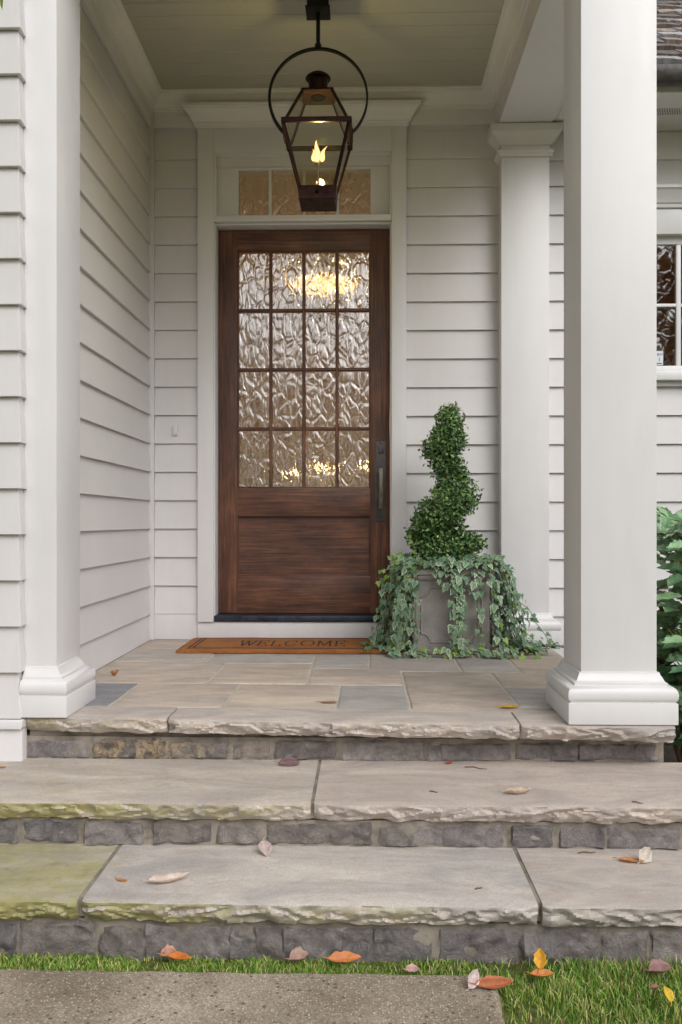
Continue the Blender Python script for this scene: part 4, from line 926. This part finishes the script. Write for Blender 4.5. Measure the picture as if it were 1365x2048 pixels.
    for q, n_, t_, s, k in leaves[300:]:
        m = quad_leaf_matrix(n_, t_, q, s); me = IV[k]
        mb.add([m @ v.co for v in me.vertices], [tuple(p_.vertices) for p_ in me.polygons]); c0 = len(mb.mi)-len(me.polygons)
        for i, p_ in enumerate(me.polygons): mb.mi[c0+i] = (p_.material_index if k < 2 else p_.material_index*3) if k < 4 else 2
    o = build(mb, 'leaves', ['ivy_mid', 'ivy_rim', 'ivy_young', 'ivy_rim2'], ivy); o['kind'] = 'stuff'
build_ivy()

# ================================================================ MAHONIA
def mahonia():
    mh = tag(empty('mahonia_shrub', (1.36, -1.15, GZ)), 'glossy green spiny-leaved mahonia bush right of the free column', 'shrub')
    rnd = random.Random(21); U = rnd.uniform; LM = []
    for k in range(3):
        out = [(0, .0), (.10, .16), (.22, .20), (.26, .30), (.38, .26), (.50, .31), (.54, .23), (.68, .22), (.76, .23), (.82, .12), (1.0, 0)]
        pts = out+[(x, -y_) for x, y_ in out[-2:0:-1]]; mb = MB(); v = []
        for x, y_ in pts: v.append((x, y_*U(.7, .85), .28*abs(y_)-.12*x*x+.02*math.sin(x*20)))
        mid = [(x, 0, -.12*x*x-.03) for x in (.2, .45, .7)]; v += mid; n = len(pts); fs = []
        a_ = n; half_ = list(range(0, 11)); oth = [0]+list(range(n-1, 10, -1))+[10]
        def strip(side, flip):
            spine = [0, a_, a_, a_, a_+1, a_+1, a_+1, a_+2, a_+2, a_+2, 10]
            for i in range(10):
                q = [side[i], side[i+1]]; s1, s2 = spine[i+1], spine[i]
                face = [side[i], side[i+1], s1, s2]; ff = []
                for z in face:
                    if z not in ff: ff.append(z)
                if len(ff) > 2: fs.append(tuple(ff[::-1] if not flip else ff))
        strip(half_, False); strip(oth, True); mb.add(v, fs); LM.append(mesh(mb, 'leaflet', 'mahonia'))
    stems = MB(); lf = []
    heads = []
    for i in range(22):
        bx_, by_ = 1.36+U(-.16, .16), -1.15+U(-.16, .16); tx, ty, tz = 1.33+U(-.30, .34), -1.2+U(-.36, .3), U(-.12, .60)
        if i < 12: tx, ty, tz = 1.19+U(-.05, .07), -1.28+U(-.16, .1), .55-.068*i
        stems.tube([(bx_, by_, GZ+.005), ((bx_+tx)/2, (by_+ty)/2, (GZ+tz)/2+.1), (tx, ty, tz)], [.011, .009, .006], 6); heads.append(Vector((tx, ty, tz)))
    for h in heads:
        for k in range(9):
            a_ = k*2.4+U(-.3, .3); el = U(-.05, .85); d = Vector((math.cos(a_)*math.cos(el), math.sin(a_)*math.cos(el), math.sin(el))); L_ = U(.20, .30)
            side = d.cross(Vector((0, 0, 1))).normalized(); up = side.cross(d).normalized(); P_ = [h+d*L_*t+Vector((0, 0, -.10*t*t)) for t in (0, .33, .66, 1)]
            if P_[3].x < 1.06: continue
            stems.tube(P_, [.003, .0026, .002, .0014], 5)
            for t in (.35, .62, .88):
                p_ = h+d*L_*t+Vector((0, 0, -.10*t*t))
                for s in (-1, 1): lf.append((p_, up*.5+side*s*-.2+Vector((U(-.3, .3), -.55+U(-.3, .2), .45+U(0, .3))), side*s+d*.55+Vector((0, 0, -.3)), U(.075, .115)))
            lf.append((P_[3], up*.6+Vector((0, -.4, .3)), d, U(.08, .11)))
        fl = MB()
        for k in range(6):
            a_ = k*1.05; P_ = [h, h+Vector((.02*math.cos(a_), .02*math.sin(a_), .05)), h+Vector((.05*math.cos(a_), .05*math.sin(a_), U(.07, .10)))]; fl.tube(P_, [.003, .004, .0018], 5)
        build(fl, 'flower_spike', 'mahonia_young', mh, 60)
    ok = lambda l: l[0].x > 1.02 and l[0].z > GZ+.04 and l[0].y < -.1
    lf = [l for l in lf if ok(l)]; lf.sort(key=lambda l: l[0].y+1.2*abs(l[0].x-1.15))
    for q, n_, t_, s in lf[:300]:
        o = put('leaflet', rnd.choice(LM), q, mh); o.matrix_basis = Matrix.Translation(-ORG[mh.name]) @ quad_leaf_matrix(n_, t_, q, s)
    mb = MB()
    for q, n_, t_, s in lf[300:]:
        m = quad_leaf_matrix(n_, t_, q, s); me = rnd.choice(LM); mb.add([m @ v.co for v in me.vertices], [tuple(p_.vertices) for p_ in me.polygons])
    build(mb, 'leaflets', 'mahonia', mh)['kind'] = 'stuff'
    build(stems, 'stems', 'bark', mh, 60)
mahonia()

# ================================================================ FALLEN LEAVES
def fallen(label, loc, L_, wid, col, rz, curl=.4, bend=.3, tilt=0, roll=0, stem=.25, seed=0):
    rnd = random.Random(seed+1); nx, ny = 14, 6; mb = MB(); v = []; L_ *= .9; wid *= .92; curl *= 1.35; bend *= 1.3
    for i in range(nx+1):
        t = i/nx; hw_ = wid/2*(math.sin(math.pi*t**.85))**.75*(1+.06*math.sin(t*17+seed)+.22*noise.noise(Vector((t*7, seed*3.1, 0)))); hw_ = max(hw_, .0008)
        for j in range(ny+1):
            u = (j/ny-.5)*2; x = (t-.5)*L_; y_ = u*hw_; z = curl*abs(u)**1.6*hw_+bend*L_*(t-.45)**2+noise.noise(Vector((t*4+seed, u*2, seed)))*.05*wid
            v.append((x, y_, z))
    W_ = ny+1; mb.add(v, [(i*W_+j, (i+1)*W_+j, (i+1)*W_+j+1, i*W_+j+1) for i in range(nx) for j in range(ny)])
    zs = v[3][2]; mb.tube([(-L_/2+.002, 0, zs), (-L_/2-L_*stem*.5, .003, zs+.002), (-L_/2-L_*stem, .007, zs-.001)], [.0013, .001, .0008], 5)
    m = Matrix.Rotation(rz, 3, 'Z') @ Matrix.Rotation(tilt, 3, 'Y') @ Matrix.Rotation(roll, 3, 'X')
    mb.v = [tuple(m @ Vector(p_)) for p_ in mb.v]; zmin = min(p_[2] for p_ in mb.v); mb.v = [(a_, b_, c_-zmin+.0006) for a_, b_, c_ in mb.v]
    me = mesh(mb, 'fallen_leaf', 'litter'); me.shade_smooth(); o = put('fallen_leaf', me, loc); o.color = lin(*col)
    md = o.modifiers.new('thickness', 'SOLIDIFY'); md.thickness = .0006
    tag(o, label, 'leaf', 'fallen leaves'); return o
t1, t2, gz_ = -.1385, -.2625, -.392
fallen('yellow leaf lying on the porch edge near the free column', (.49, -1.645, .002), .072, .026, (196, 158, 40), .05, .5, .25, seed=1)
fallen('brown flat leaf on the slabs in the middle of the porch', (-.113, -1.565, .002), .075, .03, (170, 130, 108), .1, .15, .1, seed=2)
fallen('small curled brown leaf on the porch floor beside the side wall', (-1.003, -1.065, .002), .036, .024, (158, 106, 60), .6, 1.2, 1.6, seed=3)
fallen('tiny tan leaf lying on the doormat', (.027, -.299, .0225), .045, .018, (190, 140, 106), .1, .3, .2, seed=4)
fallen('pale beige leaf with raised tip on the upper tread', (.437, -2.11, t1), .085, .032, (196, 178, 160), .15, .9, .45, seed=5)
fallen('purple brown leaf leaning against the top riser', (-.23, -1.835, t1), .075, .034, (112, 86, 92), .12, .5, .1, roll=.9, seed=6)
fallen('tiny orange leaf scrap at the foot of the top riser', (.273, -1.812, t1), .026, .014, (176, 92, 44), .4, .6, .4, seed=7)
fallen('small tan leaf at the left end of the upper tread', (-1.12, -1.89, t1), .034, .012, (178, 128, 84), .1, .4, .2, seed=8)
fallen('greyish pink leaf propped against the middle riser', (-.262, -2.235, t2), .062, .036, (190, 176, 172), R(-72), .5, .3, tilt=.5, seed=9)
fallen('large whitish curved leaf on the lowest tread', (-.478, -2.43, t2), .115, .036, (212, 196, 186), .38, .7, .4, stem=.15, seed=10)
fallen('slim orange leaf beside the large whitish leaf', (-.595, -2.425, t2), .036, .012, (190, 126, 60), -.35, .4, .3, seed=11)
fallen('orange underside leaf lying flat on the lowest tread at right', (.70, -2.275, t2), .070, .024, (186, 132, 84), -.25, .6, .3, seed=12)
fallen('pale leaf standing on edge on the lowest tread at right', (.735, -2.262, t2), .058, .036, (204, 198, 186), .75, .6, .5, roll=.8, tilt=-.5, seed=13)
fallen('tan cupped leaf on the grass behind the orange one', (-.455, -2.532, gz_), .042, .030, (196, 150, 128), .3, 1., .6, roll=.5, seed=14)
fallen('bright orange leaf on the grass below the left slab joint', (-.425, -2.552, gz_+.004), .066, .024, (204, 122, 48), -.22, .6, .3, roll=.3, seed=15)
fallen('brown pink folded leaf on the grass at the foot of the steps', (-.15, -2.545, gz_), .052, .034, (174, 146, 134), .5, 1.1, .7, roll=.4, seed=16)
fallen('large orange leaf on the grass strip at the walkway middle', (-.042, -2.55, gz_+.004), .084, .032, (204, 130, 74), .1, .6, .3, roll=.45, seed=17)
fallen('small pink and orange leaf at the walkway edge', (.111, -2.597, gz_+.004), .034, .022, (196, 160, 156), .1, .9, .5, roll=.4, seed=18)
fallen('whitish leaf standing at the walkway corner', (.238, -2.655, -.387), .050, .028, (206, 192, 190), 1.0, .6, .4, roll=.8, tilt=-.6, seed=19)
fallen('long russet leaf arching over the walkway corner', (.285, -2.657, -.387), .094, .032, (178, 106, 64), .12, .8, .45, roll=.5, seed=20)
fallen('yellow leaf standing upright in the grass by the walkway corner', (.397, -2.60, gz_+.012), .046, .030, (222, 168, 36), 1.4, .5, .3, tilt=-1.0, seed=21)
fallen('orange leaf lying under the upright yellow leaf', (.398, -2.618, gz_+.010), .056, .024, (204, 132, 66), .05, .6, .3, roll=.3, seed=22)
fallen('purple brown cupped leaf on the grass at far right', (.665, -2.592, gz_+.006), .060, .036, (150, 116, 112), .2, 1., .5, roll=.3, seed=23)
fallen('small yellow leaf deep in the grass at right', (.632, -2.735, gz_+.018), .034, .022, (216, 186, 40), 2., .6, .3, tilt=-.8, seed=24)
fallen('small brown leaf in the grass above the yellow one', (.629, -2.672, gz_+.012), .024, .016, (140, 100, 78), .4, .8, .4, seed=25)

def twig(label, x, y_, z, L_, a_):
    d = Vector((math.cos(a_), math.sin(a_), 0))*L_/2; n_ = Vector((-d.y, d.x, 0))*.25; c_ = Vector((x, y_, z+.0022))
    o = build(MB().tube([c_-d, c_-d*.3+n_, c_+d*.4-n_*.5, c_+d], [.0016, .0018, .0015, .0009], 6), 'twig', 'bark', None, 60); tag(o, label, 'twig', 'fallen twigs')
twig('thin dark twig on the upper tread below the free column', .35, -1.86, t1, .07, -.3)
twig('short twig in the middle of the upper tread', .20, -2.10, t1, .025, -.4)
twig('tiny twig near the front right of the upper tread', .745, -2.18, t1, .03, -.5)
twig('small twig on the lowest tread near its right joint', .28, -2.45, t2, .022, .6)
twig('bent twig at the foot of the middle riser at right', .60, -2.215, t2, .05, .2)

# ================================================================ HALL FURNITURE WITH A LIT LAMP AND ADDED HALL LIGHT
tb = tag(empty('console_table', (-.45, 3.2, .1)), 'brown console table seen dimly through the door glass', 'table')
bx('tabletop', 'furn', tb, -1.05, .35, 3.0, 3.4, .86, .90, .004)
for x in (-1.0, .26):
    for y_ in (3.04, 3.32): bx('leg', 'furn', tb, x, x+.05, y_, y_+.05, .101, .8595, .003)
bx('drawer_front', 'furn', tb, -.94, .25, 3.02, 3.04, .72, .859, .003)
lp = tag(empty('candelabra_lamp', (-.32, 3.2, .901)), 'lit lamp glowing through the lower door panes', 'lamp')
build(MB().lathe((-.32, 3.2, .901), [(.09, 0), (.09, .012), (.03, .03), (.018, .06), (.018, .14), (.03, .16), (.01, .18)], 20), 'stand', 'ceramic', lp, 40)
mb = MB(); BP = ((-.62, 1.02), (-.40, 1.09), (-.30, 1.05), (.02, 1.08))
for x, z in BP: mb.tube([(-.32, 3.2, 1.03), ((-.32+x)/2, 3.2, 1.0), (x, 3.2, z)], .008, 8)
build(mb, 'arms', 'ceramic', lp, 60)
for x, z in BP: build(MB().lathe((x, 3.2, z+.001), [(.008, 0), (.018, .02), (.020, .035), (.010, .06), (.002, .072)], 12), 'bulb', 'bulb', lp, 60)
ll = bpy.data.lights.new('hall_fill_light', 'POINT'); ll.energy = 13; ll.color = (1, .72, .32); ll.shadow_soft_size = 0.  # added invisible point light off the bulbs, warms the hall amber
l2 = bpy.data.objects.new('hall_fill_light', ll); C.objects.link(l2); l2.parent = lp; l2.location = Vector((-.32, 2.85, 1.45))-ORG[lp.name]
cl = tag(empty('added_hall_dome', (-.36, 3.5, 2.72)), 'lit dome added to the hall ceiling for the amber glow in the top door panes', 'lamp')  # added glowing dome, lights the hall and tints the top panes amber
build(MB().lathe((-.36, 3.5, 2.83), [(.32, 0), (.33, .004), (.33, .0185)], 24), 'rim', 'ceramic', cl, 40)
build(MB().lathe((-.36, 3.5, 2.75), [(.01, 0), (.16, .012), (.27, .04), (.31, .0795)], 24), 'dome', 'dome', cl, 60)

# ================================================================ SMALL TREE AT LEFT (one leaf tip enters the frame) AND TREES MIRRORED IN THE GLASS
def narrow_leaf():
    mb = MB(); v = []
    for i in range(7):
        t = i/6; w_ = .11*math.sin(math.pi*min(1, .06+t*.94))**.9 if i < 6 else .003
        for u in (-1, 0, 1): v.append((t, u*w_, .05*abs(u)-.25*t*t))
    mb.add(v, [(i*3+j, (i+1)*3+j, (i+1)*3+j+1, i*3+j+1) for i in range(6) for j in range(2)]); return mesh(mb, 'leaf', 'willow')
st = tag(empty('willow_tree', (-1.75, -2.55, GZ)), 'slim tree with narrow leaves, one tip showing at top left', 'tree')
build(MB().tube([(-1.75, -2.55, GZ), (-1.72, -2.53, .8), (-1.66, -2.5, 1.7), (-1.6, -2.45, 2.6)], [.04, .033, .025, .012], 10), 'trunk', 'bark', st, 60)
br = MB(); lfme = narrow_leaf(); rnd = random.Random(5); tips = []
for k, (a_, b_) in enumerate((((-1.62, -2.46, 2.4), (-1.00, -2.22, 2.20)), ((-1.64, -2.48, 2.1), (-1.2, -2.4, 2.55)), ((-1.61, -2.46, 2.5), (-1.9, -2.2, 2.8)), ((-1.66, -2.5, 1.8), (-2.1, -2.7, 2.3)))):
    a_, b_ = Vector(a_), Vector(b_); P_ = [a_, a_.lerp(b_, .5)+Vector((0, 0, .05)), b_]; br.tube(P_, [.008, .005, .002], 6)
    for i in range(1, 9):
        t = i/8; tips.append((a_.lerp(b_, t), Vector((rnd.uniform(-.5, .5), rnd.uniform(-.5, .5), -.8))))
build(br, 'branches', 'bark', st, 60)
tips[7] = (Vector((-1.005, -2.2, 2.13)), Vector((.18, 0, -1)))
for p_, d in tips:
    o = put('leaf', lfme, p_, st); o.matrix_basis = Matrix.Translation(-ORG[st.name]) @ quad_leaf_matrix(Vector((.2, -1, .3)), d, p_, rnd.uniform(.08, .11))
mb = MB()  # dense off-frame leaves, added to shade the wing on the left
for k in range(1500):
    c_ = rnd.choice(((-1.75, -2.6, 2.5), (-1.95, -2.35, 2.0), (-1.6, -2.75, 1.7), (-1.85, -2.7, 1.2), (-2.1, -2.5, 2.9), (-1.6, -2.5, 3.0)))
    p_ = Vector((min(c_[0]+rnd.gauss(0, .2), -1.22), c_[1]+rnd.gauss(0, .16), c_[2]+rnd.gauss(0, .28))); m = quad_leaf_matrix(Vector((rnd.uniform(-1, 1), rnd.uniform(-1, 1), rnd.uniform(-.2, 1))), Vector((rnd.uniform(-.6, .6), rnd.uniform(-.6, .6), -.8)), p_, rnd.uniform(.08, .13))
    mb.add([m @ v.co for v in lfme.vertices], [tuple(q.vertices) for q in lfme.polygons])
build(mb, 'crown', 'willow', st)['kind'] = 'stuff'
def far_tree(x, y_, h, r_, mat, label, seed, n=2600, name='maple_tree'):
    rnd = random.Random(seed); t = tag(empty(name, (x, y_, GZ)), label, 'tree', 'trees across the lawn'); U = rnd.uniform
    tr = MB(); tr.tube([(x, y_, GZ), (x+.1, y_, h*.3), (x, y_+.1, h*.65)], [.16, .12, .05], 8); mb = MB(); cl = []
    for k in range(16):
        a_ = U(0, math.tau); q = Vector((x+math.cos(a_)*r_*U(.2, .8), y_+math.sin(a_)*r_*U(.2, .8), h*U(.35, .95))); cl.append(q); tr.tube([(x, y_, h*U(.25, .5)), q], [.05, .01], 5)
    for i in range(n):
        c_ = rnd.choice(cl); p_ = c_+Vector((rnd.gauss(0, 1), rnd.gauss(0, 1), rnd.gauss(0, .8)))*r_*.26; m = quad_leaf_matrix(Vector((U(-1, 1), U(-1, 1), U(-1, 1)+.2)), Vector((U(-1, 1), U(-1, 1), U(-1, 1))), p_, U(.12, .24))
        mb.add([m @ Vector(w3) for w3 in ((0, 0, 0), (.5, .35, .05), (1, 0, 0), (.5, -.35, .05))], [(0, 1, 2, 3)])
    build(tr, 'trunk', 'bark', t, 60); build(mb, 'crown', mat, t)['kind'] = 'stuff'
far_tree(7.4, -13.5, 7.2, 2.6, 'autumn', 'brown autumn tree mirrored in the side window', 1, 5200)
far_tree(11.5, -17, 8, 3., 'autumn', 'larger russet tree behind the brown autumn tree', 2, 4000)
for k in range(9):
    x = -16+k*4.1; far_tree(x, -25-(k % 3)*2, 5.6+(k*37 % 5)*.3, 3.2, 'evergreen', ['first', 'second', 'third', 'fourth', 'fifth', 'sixth', 'seventh', 'eighth', 'ninth'][k]+' dark green tree from the left in the far row mirrored by the door', 10+k, 5200, 'far_tree')
